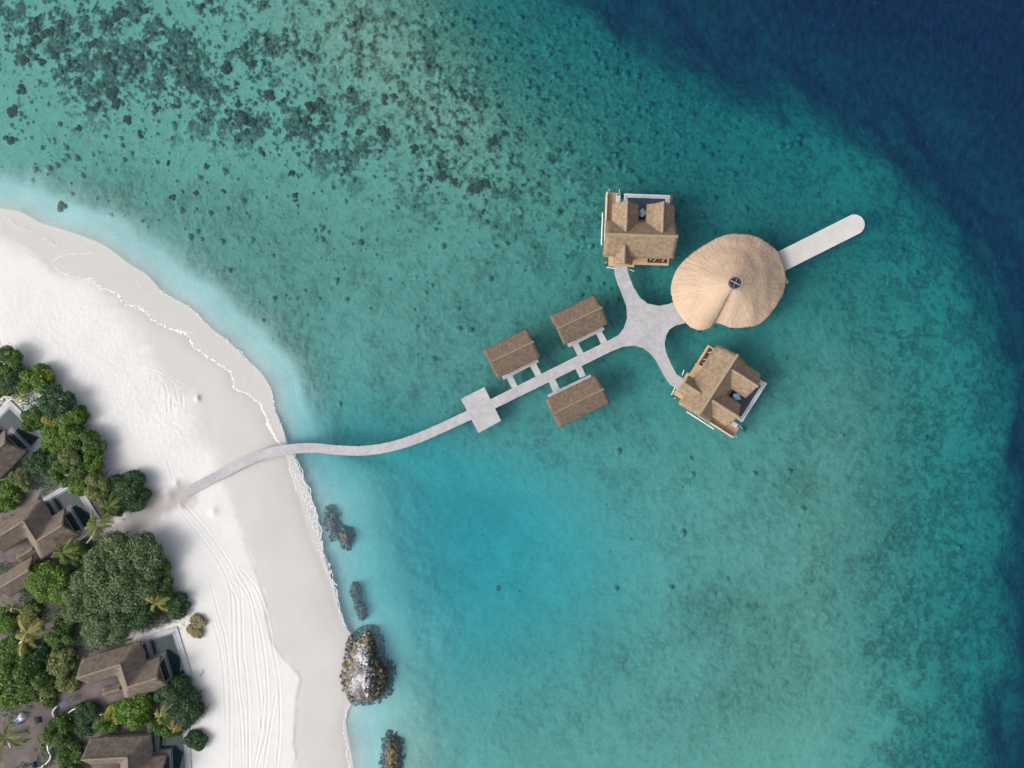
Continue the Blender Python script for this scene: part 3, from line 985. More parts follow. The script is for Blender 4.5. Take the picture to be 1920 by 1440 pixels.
n2.inputs['Detail'].default_value = 5
nt.links.new(tc.outputs['Object'], n2.inputs['Vector'])
ad = nt.nodes.new('ShaderNodeMath')
ad.operation = 'MULTIPLY_ADD'
ad.inputs[1].default_value = 0.75
nt.links.new(n1.outputs['Fac'], ad.inputs[0])
ml = nt.nodes.new('ShaderNodeMath')
ml.operation = 'MULTIPLY'
ml.inputs[1].default_value = 0.25
nt.links.new(n2.outputs['Fac'], ml.inputs[0])
nt.links.new(ml.outputs[0], ad.inputs[2])
rp = nt.nodes.new('ShaderNodeValToRGB')
rp.color_ramp.elements[0].position = 0.32
rp.color_ramp.elements[1].position = 0.68
rp.color_ramp.elements[0].color = (0.385, 0.285, 0.205, 1)
rp.color_ramp.elements[1].color = (0.525, 0.40, 0.295, 1)
nt.links.new(ad.outputs[0], rp.inputs[0])
nt.links.new(rp.outputs[0], b.inputs['Base Color'])
b.inputs['Roughness'].default_value = 0.9
b.inputs['Specular IOR Level'].default_value = 0.2
bp = nt.nodes.new('ShaderNodeBump')
bp.inputs['Strength'].default_value = 1.0
bp.inputs['Distance'].default_value = 0.14
nt.links.new(n1.outputs['Fac'], bp.inputs['Height'])
nt.links.new(bp.outputs[0], b.inputs['Normal'])
bm = bmesh.new()
bm.from_mesh(me)
if sum(f.normal.z for f in bm.faces) < 0: bmesh.ops.reverse_faces(bm, faces=bm.faces)
bm.to_mesh(me)
bm.free()
roof = link('thatch_roof', me, m, root, smooth=True)
sm = roof.modifiers.new('thickness', 'SOLIDIFY')
sm.thickness = 0.35
sm.offset = -1
# skylight: ring frame, glass, crossbars
ra = A - root.location
sk = MB()
zt = ZA - 0.30
N = 10
ring = []
for r, z in ((1.06, zt - 0.35), (1.06, zt + 0.10), (0.86, zt + 0.12), (0.86, zt - 0.3)):
    ring.append([(ra.x + r * math.cos(2 * math.pi * q / N), ra.y + r * math.sin(2 * math.pi * q / N), z) for q in range(N)])
i0 = len(sk.v)
for r in ring: sk.v += r
for a in range(3):
    for q in range(N):
        e = (q + 1) % N
        sk.f.append((i0 + a * N + q, i0 + a * N + e, i0 + (a + 1) * N + e, i0 + (a + 1) * N + q))
dk = mat('blue_grey_flashing', (0.05, 0.052, 0.08), None, rough=0.5)
skl = sk.build('skylight', dk, root, origin=(0, 0, 0))
for rot, ln, wd_ in ((1.1, 1.75, 0.13), (1.1 + math.pi / 2, 1.7, 0.05)):
    bb = MB()
    bb.box((ra.x, ra.y, zt + 0.16), (ln, wd_, 0.06), rot + math.pi / 2)
    bb.build('crossbar', M['steel'], skl, origin=(0, 0, 0))
bb = MB()
bb.prism([(ra.x + 0.9 * math.cos(2 * math.pi * q / N), ra.y + 0.9 * math.sin(2 * math.pi * q / N)) for q in range(N)], zt - 0.1, zt + 0.05)
bb.build('pane', M['glass'], skl, origin=(0, 0, 0))
# outer thin ring
bb = MB()
cir = [(ra.x + 1.3 * math.cos(2 * math.pi * q / 20), ra.y + 1.3 * math.sin(2 * math.pi * q / 20), zt + 0.02) for q in range(21)]
bb.tube(cir, 0.05, 5)
bb.build('rim', M['steel'], skl, origin=(0, 0, 0))
# platform, wall and columns under the roof
pc = [P(1440, 453.6, ZD), P(1479.5, 529.5, ZD), P(1332, 607.5, ZD), P(1291, 532, ZD)]
mb = MB()
mb.prism([(p.x, p.y) for p in pc], ZD - 0.35, ZD - 0.03)
mb.build('platform', M['deck'], root)
ctr = P(1366, 529, ZD)
mb = MB()
mb.prism([(ctr.x + 6.6 * math.cos(2 * math.pi * q / 28), ctr.y + 6.6 * math.sin(2 * math.pi * q / 28)) for q in range(28)], ZD - 0.02, 4.4)
mb.build('wall', M['wall_render'], root)
for q in range(14):
    t = 2 * math.pi * (q + 0.5) / 14
    bb = MB()
    bb.tube([(ctr.x + 7.6 * math.cos(t), ctr.y + 7.6 * math.sin(t), ZD - 0.1), (ctr.x + 7.4 * math.cos(t), ctr.y + 7.4 * math.sin(t), 4.2)], 0.14, 8)
    bb.build('column', M['tan_wood'], root)
deck_along(root, [[(p.x * 0.94 + ctr.x * 0.06, p.y * 0.94 + ctr.y * 0.06) for p in (pc[0], pc[1], pc[2], pc[3], pc[0])]], ZD - 0.35, 4.0)


# ------------------------------------------------------------------ the three treatment huts
def hut(label, eaves, ridge, porch, arms):
    ZE, ZR = 3.4, 5.4
    e = [P(x, y, ZE) for x, y in eaves]           # order: far-left, far-right, near-right, near-left seen along the ridge
    r = [P(x, y, ZR) for x, y in ridge]
    c = sum(e, Vector()) / 4
    root = thing('thatched_hut', label, 'hut', (c.x, c.y, 0), group='rectangular thatched huts along the boardwalk')
    L = root.location
    sub = lambda ps: [p - L for p in ps]
    thatch('thatch_roof', [sub([e[0], e[1], r[1], r[0]]), sub([r[0], r[1], e[2], e[3]])], M['hut_thatch'], root)
    ri = [r[0].lerp(r[1], t / 12) for t in range(13)]
    mb = MB()
    mb.tube([p + Vector((0, 0, -0.02 + 0.05 * mnoise.noise(p))) for p in ri], 0.17, 6)
    mb.build('ridge_cap', M['hut_cap'], root)
    u = (r[1] - r[0]).normalized()
    v = Vector((-u.y, u.x, 0))
    lu, lv = (e[1] - e[0]).length / 2 - 0.7, (e[0] - e[3]).length / 2 - 0.7
    foot = [c + u * a * lu + v * b_ * lv for a, b_ in ((-1, -1), (1, -1), (1, 1), (-1, 1))]
    mb = MB()
    mb.prism([(p.x, p.y) for p in foot], ZD, 3.55)
    mb.build('wall', M['wall_render'], root)
    for sgn in (-1, 1):                            # gable ends
        q = [c + u * sgn * lu + v * lv, c + u * sgn * lu - v * lv]
        mid_ = (q[0] + q[1]) / 2
        mb = MB()
        for o in (0, -0.12 * sgn):
            mb.poly([(q[0].x + u.x * o, q[0].y + u.y * o, 3.56), (q[1].x + u.x * o, q[1].y + u.y * o, 3.56), (mid_.x + u.x * o, mid_.y + u.y * o, 4.9)])
        mb.build('gable', M['dark_wood'], root)
    pp = [P(x, y, 1.54) for x, y in porch]
    fl = [c + u * a * (lu + 0.3) + v * b_ * (lv + 0.3) for a, b_ in ((-1, -1), (1, -1), (1, 1), (-1, 1))]
    mb = MB()
    mb.prism([(p.x, p.y) for p in fl], ZD - 0.4, ZD - 0.05)
    mb.build('floor', M['deck'], root)
    mb = MB()
    mb.prism([(p.x, p.y) for p in pp], 1.28, 1.585)
    mb.build('porch', M['deck'], root)
    for a in arms:
        q = [P(x, y, 1.5) for x, y in a]
        mb = MB()
        mb.prism([(p.x, p.y) for p in q], 1.27, 1.575)
        mb.build('footbridge', M['deck'], root)
        m_ = (q[0] + q[1]) / 2
        for p in (q[0].lerp(q[2], 0.3), q[1].lerp(q[3], 0.3)):
            piles(root, [(p.x, p.y, zat(p.x, p.y) - 0.4)], 1.27, 0.1)
    piles(root, [(p.x, p.y, zat(p.x, p.y) - 0.4) for p in [c + u * a * lu + v * b_ * lv for a in (-0.9, 0, 0.9) for b_ in (-0.9, 0.9)]], ZD - 0.4, 0.16)
    door = c + v * (lv + 0.06) * (-1 if (pp[0] - c).dot(v) < 0 else 1)
    for s_ in (-0.5, 0.5):
        mb = MB()
        dd = door + u * s_ * lu
        mb.box((dd.x, dd.y, 2.6), (1.1, 0.1, 2.0), math.atan2(u.y, u.x))
        mb.build('door', M['dark_wood'], root)
    return root


hut('brown thatched hut nearest the square landing, on the upper side of the boardwalk', [(905.7, 656.3), (988.3, 615.4), (1014.6, 669.3), (932.9, 710)], [(916.8, 680), (1000.5, 640.5)],
    [(938, 699), (944, 712.2), (1010, 679), (1003, 665)], [[(949.4, 708), (960, 703.5), (972, 726.5), (961.5, 731.5)], [(994, 687), (1004.9, 681.5), (1017, 704.5), (1006.5, 709.5)]])
hut('brown thatched hut on the upper side of the boardwalk, nearest the crossing', [(1030.7, 593.5), (1114.7, 552), (1141, 606.5), (1058, 647.9)], [(1043.5, 617), (1129.5, 576.2)],
    [(1061, 640), (1067, 651.3), (1133.6, 618), (1127, 605)], [[(1072.9, 647), (1083.6, 642), (1095.5, 665), (1085, 670.3)], [(1117.6, 625), (1127.4, 619.5), (1139.5, 642), (1128.5, 647.3)]])
hut('brown thatched hut alone on the lower side of the boardwalk', [(1117.6, 703), (1021.8, 749), (1048.6, 803.5), (1144.9, 754.9)], [(1132.5, 729.2), (1035.8, 776)],
    [(1030, 754), (1026.8, 740), (1107.3, 702), (1112, 714)], [[(1038, 737), (1050.5, 731), (1039.5, 708), (1027.5, 713)], [(1087.5, 709), (1098.2, 704), (1088, 682), (1077, 687)]])


# ------------------------------------------------------------------ the two big overwater villas
def water_villa(label, loc, ang, mir, lab):
    root = thing('water_villa', label, 'villa', loc, ang, 'overwater villas with three thatched gables')
    root['local'] = 1
    g = lambda u, v: (u * mir, v)
    g3 = lambda u, v, z: (u * mir, v, z)
    ca, sa = math.cos(ang), math.sin(ang)
    wz = lambda u, v: zat(loc[0] + u * mir * ca - v * sa, loc[1] + u * mir * sa + v * ca)

    def prism(name, u0, u1, v0, v1, z0, z1, m, bevel=0.0, par=None):
        mb = MB()
        mb.prism([g(u0, v0), g(u1, v0), g(u1, v1), g(u0, v1)], z0, z1)
        return mb.build(name, m, par or root, bevel=bevel, origin=(0, 0, 0))

    def gable(u0, u1, uc, vend, ze, zr, name):
        # the gable runs from the main slope to its own end; the inner end dips under the main roof
        return thatch(name, [[g3(u0, 0.6 * math.copysign(1, vend), ze), g3(u0, vend, ze), g3(uc, vend + 0.12 * math.copysign(1, vend), zr), g3(uc, 0.25 * math.copysign(1, vend), zr)],
                             [g3(u1, 0.6 * math.copysign(1, vend), ze), g3(u1, vend, ze), g3(uc, vend + 0.12 * math.copysign(1, vend), zr), g3(uc, 0.25 * math.copysign(1, vend), zr)]], M['thatch'], root)

    thatch('main_roof', [[g3(-6.45, -3.5, 3.8), g3(6.55, -3.55, 3.8), g3(6.5, 0, 7.0), g3(-6.5, 0, 7.0)], [g3(-6.2, 3.1, 3.8), g3(6.65, 3.0, 3.8), g3(6.5, 0, 7.0), g3(-6.5, 0, 7.0)]], M['thatch'], root)
    gable(-5.1, -0.2, -2.75, 6.1, 3.9, 6.5, 'rear_roof')
    gable(1.15, 6.4, 3.75, 6.15, 3.9, 6.5, 'rear_roof')
    gable(-4.5, -0.95, -2.8, -4.85, 3.5, 5.7, 'porch_roof')
    for pts in ([(-6.5, 0, 7.0), (6.5, 0, 7.0)], [(-2.75, 6.2, 6.5), (-2.75, 0.6, 6.5)], [(3.75, 6.25, 6.5), (3.75, 0.6, 6.5)], [(-2.8, -4.9, 5.7), (-2.8, -1.7, 5.7)]):
        a, b_ = Vector(g3(*pts[0])), Vector(g3(*pts[1]))
        mb = MB()
        mb.tube([a.lerp(b_, t / 14) + Vector((0, 0, -0.14 + 0.04 * mnoise.noise(a.lerp(b_, t / 14) * 2))) for t in range(15)], 0.27, 8)
        mb.build('ridge_cap', M['thatch_cap'], root, origin=(0, 0, 0))
    # floors and decks
    prism('floor', -6.0, 6.2, -3.2, 3.0, 1.1, 1.5, M['tan_wood'])
    prism('front_deck', -5.1, -0.35, -4.95, -3.2, 1.15, 1.505, M['tan_wood'], 0.02)
    mb = MB()
    mb.prism([g(-0.35, -4.45), g(6.05, -4.45), g(6.05, -4.05), g(-0.35, -4.05)], 1.15, 1.5)
    mb.prism([g(-0.35, -4.05), g(2.1, -4.05), g(2.1, -3.2), g(-0.35, -3.2)], 1.15, 1.5)
    mb.prism([g(5.85, -4.05), g(6.05, -4.05), g(6.05, -3.2), g(5.85, -3.2)], 1.15, 1.5)
    mb.build('side_deck', M['tan_wood'], root, origin=(0, 0, 0))
    prism('planter', 2.12, 5.83, -4.03, -3.22, 0.75, 0.95, M['dark_wood'])
    prism('planter_bench', 2.2, 5.8, -4.02, -3.72, 0.96, 1.35, M['dark_wood'])
    for u0, u1, v0, v1 in ((3.2, 3.6, -3.75, -3.4), (4.8, 5.2, -3.7, -3.35), (2.6, 2.75, -3.6, -3.3)):
        mb = MB()
        mb.tube([g3(u0, v0, 1.45), g3(u1, v1, 1.6)], 0.05, 5)
        mb.build('rod', M['white'], root, origin=(0, 0, 0))
    prism('rear_deck', -5.75, -3.3, 3.0, 8.7, 1.15, 1.5, M['tan_wood'], 0.02)
    prism('step', -3.28, -2.65, 6.1, 7.6, 0.9, 1.2, M['tan_wood'])
    prism('rear_floor', -3.3, 6.2, 3.0, 3.9, 1.12, 1.49, M['tan_wood'])
    # walls
    prism('wall', -5.8, 6.0, -2.7, 2.4, 1.5, 4.3, M['wall_render'])
    prism('wing_wall', -4.6, -0.8, 2.4, 5.4, 1.5, 4.1, M['wall_render'])
    prism('wing_wall', 1.7, 5.9, 3.9, 5.4, 0.9, 4.1, M['wall_render'])
    prism('porch_wall', -4.1, -1.3, -4.1, -2.75, 1.51, 3.5, M['tan_wood'])
    for uc, hw_, vend, zr in ((-2.75, 1.6, 5.46, 5.9), (3.75, 1.8, 5.46, 5.9)):
        mb = MB()
        mb.prism([g(uc - hw_, vend), g(uc + hw_, vend), g(uc + hw_, vend + 0.05), g(uc - hw_, vend + 0.05)], 1.6, 3.9)
        mb.build('glass_door', M['glass'], root, origin=(0, 0, 0))
    for sgn, u_ in ((-1, -5.82), (1, 6.02)):
        mb = MB()
        for o in (0, 0.12 * sgn):
            mb.poly([g3(u_ + o, -2.7, 4.2), g3(u_ + o, 2.4, 4.2), g3(u_ + o, -0.1, 6.5)])
        mb.build('gable', M['dark_wood'], root, origin=(0, 0, 0))
    # privacy screen beside the deck, beam below it
    prism('screen', -6.08, -5.92, -2.2, 8.5, 1.1, 2.9, M['cream_wood'])
    prism('beam', -6.6, -6.42, -1.0, 5.0, 0.75, 0.95, M['white'])
    for a, b_ in (((-5.36, -5.08), (-3.86, -5.23)), ((-1.25, -5.33), (-0.22, -5.59))):
        mb = MB()
        mb.tube([g3(a[0], a[1], 0.9), g3(b_[0], b_[1], 0.9)], 0.11, 4)
        mb.build('brace', M['white'], root, origin=(0, 0, 0))
    for u_ in (-5.45, -3.55):
        mb = MB()
        mb.tube([g3(u_, 8.7, 1.45), g3(u_, 9.3, 1.35), g3(u_, 9.5, 0.4), g3(u_, 9.6, -1.2)], 0.04, 6)
        mb.build('ladder_rail', M['white'], root, origin=(0, 0, 0))
    # pool: stepped coping on three sides, dark water
    mb = MB()
    for (u0, u1, v0, v1) in ((-2.65, 5.9, 8.3, 8.65), (-2.65, -2.3, 3.92, 8.3), (5.55, 5.9, 3.92, 8.3)):
        mb.prism([g(u0, v0), g(u1, v0), g(u1, v1), g(u0, v1)], 0.4, 1.42)
    mb.build('pool_edge', M['coping'], root, origin=(0, 0, 0))
    mb = MB()
    for (u0, u1, v0, v1) in ((-2.28, 5.53, 8.0, 8.28), (-2.28, -1.98, 3.92, 8.0), (5.05, 5.53, 3.92, 8.0)):
        mb.prism([g(u0, v0), g(u1, v0), g(u1, v1), g(u0, v1)], 0.4, 1.25)
    mb.build('pool_ledge', M['coping'], root, origin=(0, 0, 0))
    prism('pool_water', -1.98, 5.05, 3.92, 8.0, 0.4, 1.0, M['pool'])
    prism('pool_screen', 6.0, 6.12, 6.0, 8.75, 0.9, 2.4, M['dark_wood'])
    piles(root, [(*g(u, v), wz(u, v) - 0.5) for u in (-5.5, -2, 2, 5.6) for v in (-4.2, -1, 2.5)] + [(*g(u, 8.3), wz(u, 8.3) - 0.5) for u in (-5.3, -2.4, 2, 5.7)], 1.1, 0.17)
    # loose furniture on the deck: a lounger and an umbrella
    wld = lambda u, v, z: (loc[0] + u * mir * ca - v * sa, loc[1] + u * mir * sa + v * ca, z)
    so2 = thing('sun_lounger', lab[0], 'sun lounger', wld(-3.75, 7.5, 1.5), ang, 'sun loungers on the villa decks')
    so2['local'] = 1
    for x_ in (-0.32, 0.32):
        for y_ in (-0.8, 0.8):
            mb = MB()
            mb.box((x_, y_, 0.12), (0.06, 0.06, 0.24))
            mb.build('leg', M['white'], so2, origin=(0, 0, 0))
    mb = MB()
    mb.box((0, 0, 0.27), (0.78, 1.8, 0.06))
    mb.build('frame', M['white'], so2, origin=(0, 0, 0))
    for y_ in (-0.6, -0.12, 0.36):
        mb = MB()
        mb.box((0, y_, 0.36), (0.70, 0.44, 0.12))
        mb.build('cushion', M['cushion'], so2, bevel=0.03, origin=(0, 0, 0))
    for x_ in (-0.19, 0.19):
        mb = MB()
        mb.box((x_, 0.75, 0.40), (0.28, 0.22, 0.14))
        mb.build('pillow', M['pillow'], so2, bevel=0.04, origin=(0, 0, 0))
    um = thing('umbrella', lab[1], 'umbrella', wld(0.6, 4.85, 1.0), ang + 0.75, 'umbrellas by the villa pools')
    um['local'] = 1
    mb = MB()
    mb.tube([(0, 0, 0), (0, 0, 2.45)], 0.035, 6)
    mb.build('pole', M['steel'], um, origin=(0, 0, 0))
    mb = MB()
    mb.box((0, 0, 0.04), (0.5, 0.5, 0.08))
    mb.build('base', M['steel'], um, origin=(0, 0, 0))
    mb = MB()
    h = 0.62
    ring_ = []
    for q in range(8):
        t = math.pi / 4 * q
        r = h * (1.41 if q % 2 else 0.97)
        ring_.append((r * math.cos(t), r * math.sin(t), 2.05 if q % 2 else 2.10))
    for q in range(8):
        mb.poly([ring_[q], ring_[(q + 1) % 8], (0, 0, 2.42)])
    cn = mb.build('canopy', M['blue_cloth'], um, origin=(0, 0, 0))
    sd_ = cn.modifiers.new('thickness', 'SOLIDIFY')
    sd_.thickness = 0.02
    return root


a0, a1 = P(1135.6, 438, 7.0), P(1271, 443, 7.0)
c = (a0 + a1) / 2
water_villa('thatched villa on stilts above the pavilion, pool and twin gables at its upper side', (c.x, c.y, 0), math.atan2(a1.y - a0.y, a1.x - a0.x), 1,
            ('pale blue striped lounger on the tan deck of the villa above the pavilion', 'small blue umbrella by the pool of the villa above the pavilion'))
a0, a1 = P(1310, 780.4, 7.0), P(1384.2, 664.3, 7.0)
c = (a0 + a1) / 2
water_villa('thatched villa on stilts below the pavilion, turned so its pool faces the lower right', (c.x, c.y, 0), math.atan2(a0.y - a1.y, a0.x - a1.x), -1,
            ('pale blue striped lounger on the tan deck of the villa below the pavilion', 'small blue umbrella by the pool of the villa below the pavilion'))


# ------------------------------------------------------------------ the beach villas among the trees
def beach_villa(label, ox, oy, deg, third=False, lab=None):
    ang = math.radians(deg)
    root = thing('beach_villa', label, 'villa', (ox, oy, 0), ang, 'beach villas with grey thatched roofs')
    root['local'] = 1
    ZR, ZE = 6.8, 3.4
    q = lambda a, b_, z: (a * 0.1, b_ * 0.1, z)
    thatch('thatch_roof', [
        [q(-83, 38, ZR), q(0, 38, ZR), q(31, 63, ZE), q(-83, 63, ZE)],
        [q(0, 38, ZR), q(31, 63, ZE), q(31, 24, ZE), q(0, -5, ZR)],
        [q(0, -5, ZR), q(31, 24, ZE), q(56, 24, ZE), q(55, -5, ZR)],
        [q(0, -5, ZR), q(55, -5, ZR), q(56, -34, ZE), q(-30, -34, ZE)],
        [q(0, -5, ZR), q(-30, -34, ZE), q(-30, 13, ZE), q(0, 38, ZR)],
        [q(0, 38, ZR), q(-30, 13, ZE), q(-83, 13, ZE), q(-83, 38, ZR)]], M['grey_thatch'], root, 0.35, 5, 0.07)

    def cap(*pts, r=0.2):
        mb = MB()
        line = []
        for a, b_ in zip(pts[:-1], pts[1:]):
            line += [Vector(a).lerp(Vector(b_), t / 8) for t in range(8)]
        line.append(Vector(pts[-1]))
        mb.tube([p + Vector((0, 0, -0.09 + 0.04 * mnoise.noise(p * 1.5))) for p in line], r, 6)
        mb.build('ridge_cap', M['grey_cap'], root, origin=(0, 0, 0))
    cap(q(-83, 38, ZR), q(0, 38, ZR))
    cap(q(0, 38, ZR), q(0, -5, ZR))
    cap(q(0, -5, ZR), q(55, -5, ZR))
    thatch('link_roof', [[q(-66, 0, 2.9), q(-27, 0, 2.9), q(-27, -9, 4.2), q(-63, -9, 4.2)], [q(-66, -18, 2.9), q(-27, -18, 2.9), q(-27, -9, 4.2), q(-63, -9, 4.2)]], M['grey_thatch'], root, 0.25, 4)
    cap(q(-63, -9, 4.2), q(-29, -9, 4.2), r=0.14)
    if third:
        thatch('wing_roof', [[q(-120, -18, 3.2), q(-40, -18, 3.2), q(-46, -40, 5.6), q(-120, -40, 5.6)], [q(-120, -62, 3.2), q(-46, -62, 3.2), q(-46, -40, 5.6), q(-120, -40, 5.6)]], M['grey_thatch'], root, 0.35, 5, 0.07)
        cap(q(-120, -40, 5.6), q(-46, -40, 5.6))
        mb = MB()
        mb.prism([(-11.5, -5.4), (-5.4, -5.4), (-5.4, -2.6), (-11.5, -2.6)], 0.6, 3.4)
        mb.build('wing_wall', M['wall_render'], root, origin=(0, 0, 0))
    walls = [(-77, 19), (-24, 19), (-24, -28), (50, -28), (50, 18), (25, 18), (25, 57), (-77, 57)]
    mb = MB()
    mb.prism([(a * 0.1, b_ * 0.1) for a, b_ in walls], 0.6, 3.7)
    mb.build('wall', M['wall_render'], root, origin=(0, 0, 0))
    mb = MB()
    for a in (5.0, 4.9):
        mb.poly([(a, -2.7, 3.71), (a, 1.7, 3.71), (a, -0.5, 6.2)])
    mb.build('gable', M['dark_wood'], root, origin=(0, 0, 0))
    mb = MB()
    mb.prism([(5.02, -2.2), (5.08, -2.2), (5.08, 1.3), (5.02, 1.3)], 1.5, 3.5)
    mb.build('glass_door', M['glass'], root, origin=(0, 0, 0))
    mb = MB()
    mb.prism([(2.52, 2.4), (2.58, 2.4), (2.58, 5.2), (2.52, 5.2)], 1.5, 3.5)
    mb.build('glass_door', M['glass'], root, origin=(0, 0, 0))
    # terrace round an L-shaped pool
    mb = MB()
    mb.prism([(1.9, 6.4), (9.1, 6.4), (9.1, -3.6), (2.5, -3.9), (2.5, 1.9), (1.9, 1.9)], 0.6, 1.42)
    mb.build('terrace', M['terrace'], root, origin=(0, 0, 0))
    Lp = [(33, 56), (82, 56), (82, -26), (55, -26), (55, 24), (33, 24)]
    cen = [(1, -1), (-1, -1), (-1, 1), (1, 1), (1, 1), (1, 1)]

    def loop(inset):
        return [((a + inset * s[0]) * 0.1, (b_ + inset * s[1]) * 0.1) for (a, b_), s in zip(Lp, ((1, -1), (-1, -1), (-1, 1), (1, 1), (1, 1), (1, 1)))]

    def band(name, i_out, i_in, z, m):
        o_, n_ = loop(i_out), loop(i_in)
        mb = MB()
        for k in range(6):
            e = (k + 1) % 6
            mb.prism([o_[k], o_[e], n_[e], n_[k]], 1.0, z)
        return mb.build(name, m, root, origin=(0, 0, 0))
    band('coping', -1.6, 0, 1.50, M['coping'])
    band('pool_rim', 0, 1.7, 1.462, M['pool_rim'])
    band('pool_ledge', 1.7, 2.5, 1.475, M['coping'])
    mb = MB()
    mb.prism(loop(2.5), 0.9, 1.445)
    mb.build('pool_water', M['garden_pool'], root, origin=(0, 0, 0))
    for k, z in ((0, 1.449), (1, 1.453)):
        mb = MB()
        mb.prism([(3.75 + k * 0.1, 2.9), (4.6 - k * 0.35, 2.9), (4.6 - k * 0.35, 5.15), (3.75 + k * 0.1, 5.15)], 1.3, z)
        mb.build('pool_step', M['pool_rim'] if k == 0 else M['garden_pool'], root, origin=(0, 0, 0))
    if lab:
        for k, (a, b_) in enumerate(((2.25, 5.4), (2.25, 4.4))):
            x, y = ox + a * math.cos(ang) - b_ * math.sin(ang), oy + a * math.sin(ang) + b_ * math.cos(ang)
            t = thing('deck_chair', lab, 'chair', (x, y, 1.42), ang, 'chairs on the terrace')
            t['local'] = 1
            mb = MB()
            mb.box((0, 0, 0.38), (0.5, 0.5, 0.08))
            mb.build('seat', M['cushion'], t, bevel=0.02, origin=(0, 0, 0))
            mb = MB()
            mb.box((-0.26, 0, 0.62), (0.06, 0.5, 0.5))
            mb.build('backrest', M['cushion'], t, bevel=0.02, origin=(0, 0, 0))
            for sx in (-0.22, 0.22):
                for sy in (-0.22, 0.22):
                    mb = MB()
                    mb.box((sx, sy, 0.17), (0.05, 0.05, 0.34))
                    mb.build('leg', M['dark_wood'], t, origin=(0, 0, 0))
    return root


beach_villa('grey thatched beach villa half out of view beside the uppermost L-shaped pool', -95.0, -14.0, 46)
beach_villa('grey thatched beach villa with stepped roofs beside the sandy path to the jetty', -85.48, -27.78, 31.8, True)
beach_villa('grey thatched beach villa below the biggest tree, its L-shaped pool bordering the open sand', -69.02, -53.85, 17.5, lab='small pale chair on the terrace between roof and pool below the biggest tree')
beach_villa('lowest grey thatched beach villa, its roof cut by the bottom of the photo', -68.69, -70.65, 3.2)

# ------------------------------------------------------------------ trees
CROWNS = {}


def crown_mesh(kind, r, tall, variant):
    key = (kind, round(r), round(tall, 1), variant)
    if key in CROWNS: return CROWNS[key]
    rr = random.Random(hash((kind, variant)) % 1000 + int(r * 10) + variant * 77)
    nl = int(7 + r * 4.5 + (26 if r > 4.5 else 0))
    lobes = []
    for _ in range(nl):
        t, q = rr.uniform(0, 2 * math.pi), math.sqrt(rr.random()) * (0.82 if r > 4.5 else 0.72)
        lr = rr.uniform(0.14, 0.30) if r > 4.5 else (rr.uniform(0.22, 0.42) if r > 2 else rr.uniform(0.3, 0.48))
        z = (1 - q * q) * rr.uniform(0.35, 0.9)
        lobes.append((q * math.cos(t), q * math.sin(t), z * tall, lr))
    vs, fs = [], []
    N = int(700 + 430 * r ** 1.9)
    lsz = {'grey': 0.32, 'dark': 0.32}.get(kind, 0.36) * (0.8 + 0.07 * r)
    made = tries = 0
    while made < N and tries < N * 6:
        tries += 1
        li = rr.randrange(len(lobes))
        lx, ly, lz, lr = lobes[li]
        z = rr.uniform(-0.35, 1)
        t = rr.uniform(0, 2 * math.pi)
        s = math.sqrt(1 - z * z)
        k = rr.uniform(0.8, 1.0) if rr.random() < 0.85 else rr.uniform(1.0, 1.22)
        ux, uy, uz = lx + s * math.cos(t) * lr * k, ly + s * math.sin(t) * lr * k, lz + z * lr * k
        if any((ux - o[0]) ** 2 + (uy - o[1]) ** 2 + (uz - o[2]) ** 2 < (0.74 * o[3]) ** 2 for o in lobes): continue
        made += 1
        d = Vector((s * math.cos(t), s * math.sin(t), z))
        p = Vector((ux, uy, uz)) * r
        nrm = (d + Vector((rr.uniform(-1, 1), rr.uniform(-1, 1), rr.uniform(-0.3, 1.1))) * 0.8).normalized()
        a = nrm.cross(Vector((rr.uniform(-1, 1), rr.uniform(-1, 1), rr.uniform(-1, 1)))).normalized()
        b_ = nrm.cross(a)
        L = lsz * rr.uniform(0.6, 1.35)
        w = L * rr.uniform(0.5, 0.75)
        i = len(vs)
        vs += [tuple(p - a * L * 0.6), tuple(p + b_ * w * 0.55 + nrm * 0.04), tuple(p + a * L * 0.6), tuple(p - b_ * w * 0.55 + nrm * 0.04)]
        fs.append((i, i + 1, i + 2, i + 3))
    me = bpy.data.meshes.new('crown')
    me.from_pydata(vs, [], fs)
    me.materials.append(LEAF[kind])
    CROWNS[key] = (me, lobes)
    return CROWNS[key]


TRUNKS = {}


def trunk_mesh(r, h, lobes, key):
    """Trunk and limbs, from the ground (0) up into the lobes of the crown that sits at height h."""
    if key in TRUNKS: return TRUNKS[key]
    mb = MB()
    k = 0.07 * r ** 0.6 + 0.05
    fork = Vector((0.05 * r, -0.04 * r, h * 0.7))
    mb.tube([(0, 0, -0.3), (0.03 * r, 0, h * 0.35), tuple(fork)], [k * 1.35, k, k * 0.8], 8)
    for lx, ly, lz, lr in lobes[:6]:
        e = Vector((lx * r, ly * r, h + lz * r))
        m_ = fork.lerp(e, 0.5) + Vector((0, 0, -0.08 * r))
        mb.tube([tuple(fork), tuple(m_), tuple(fork.lerp(e, 0.92))], [k * 0.6, k * 0.4, k * 0.18], 6)
    me = bpy.data.meshes.new('trunk')
    me.from_pydata(mb.v, [], mb.f)
    me.materials.append(M['trunk'])
    TRUNKS[key] = me
    return me


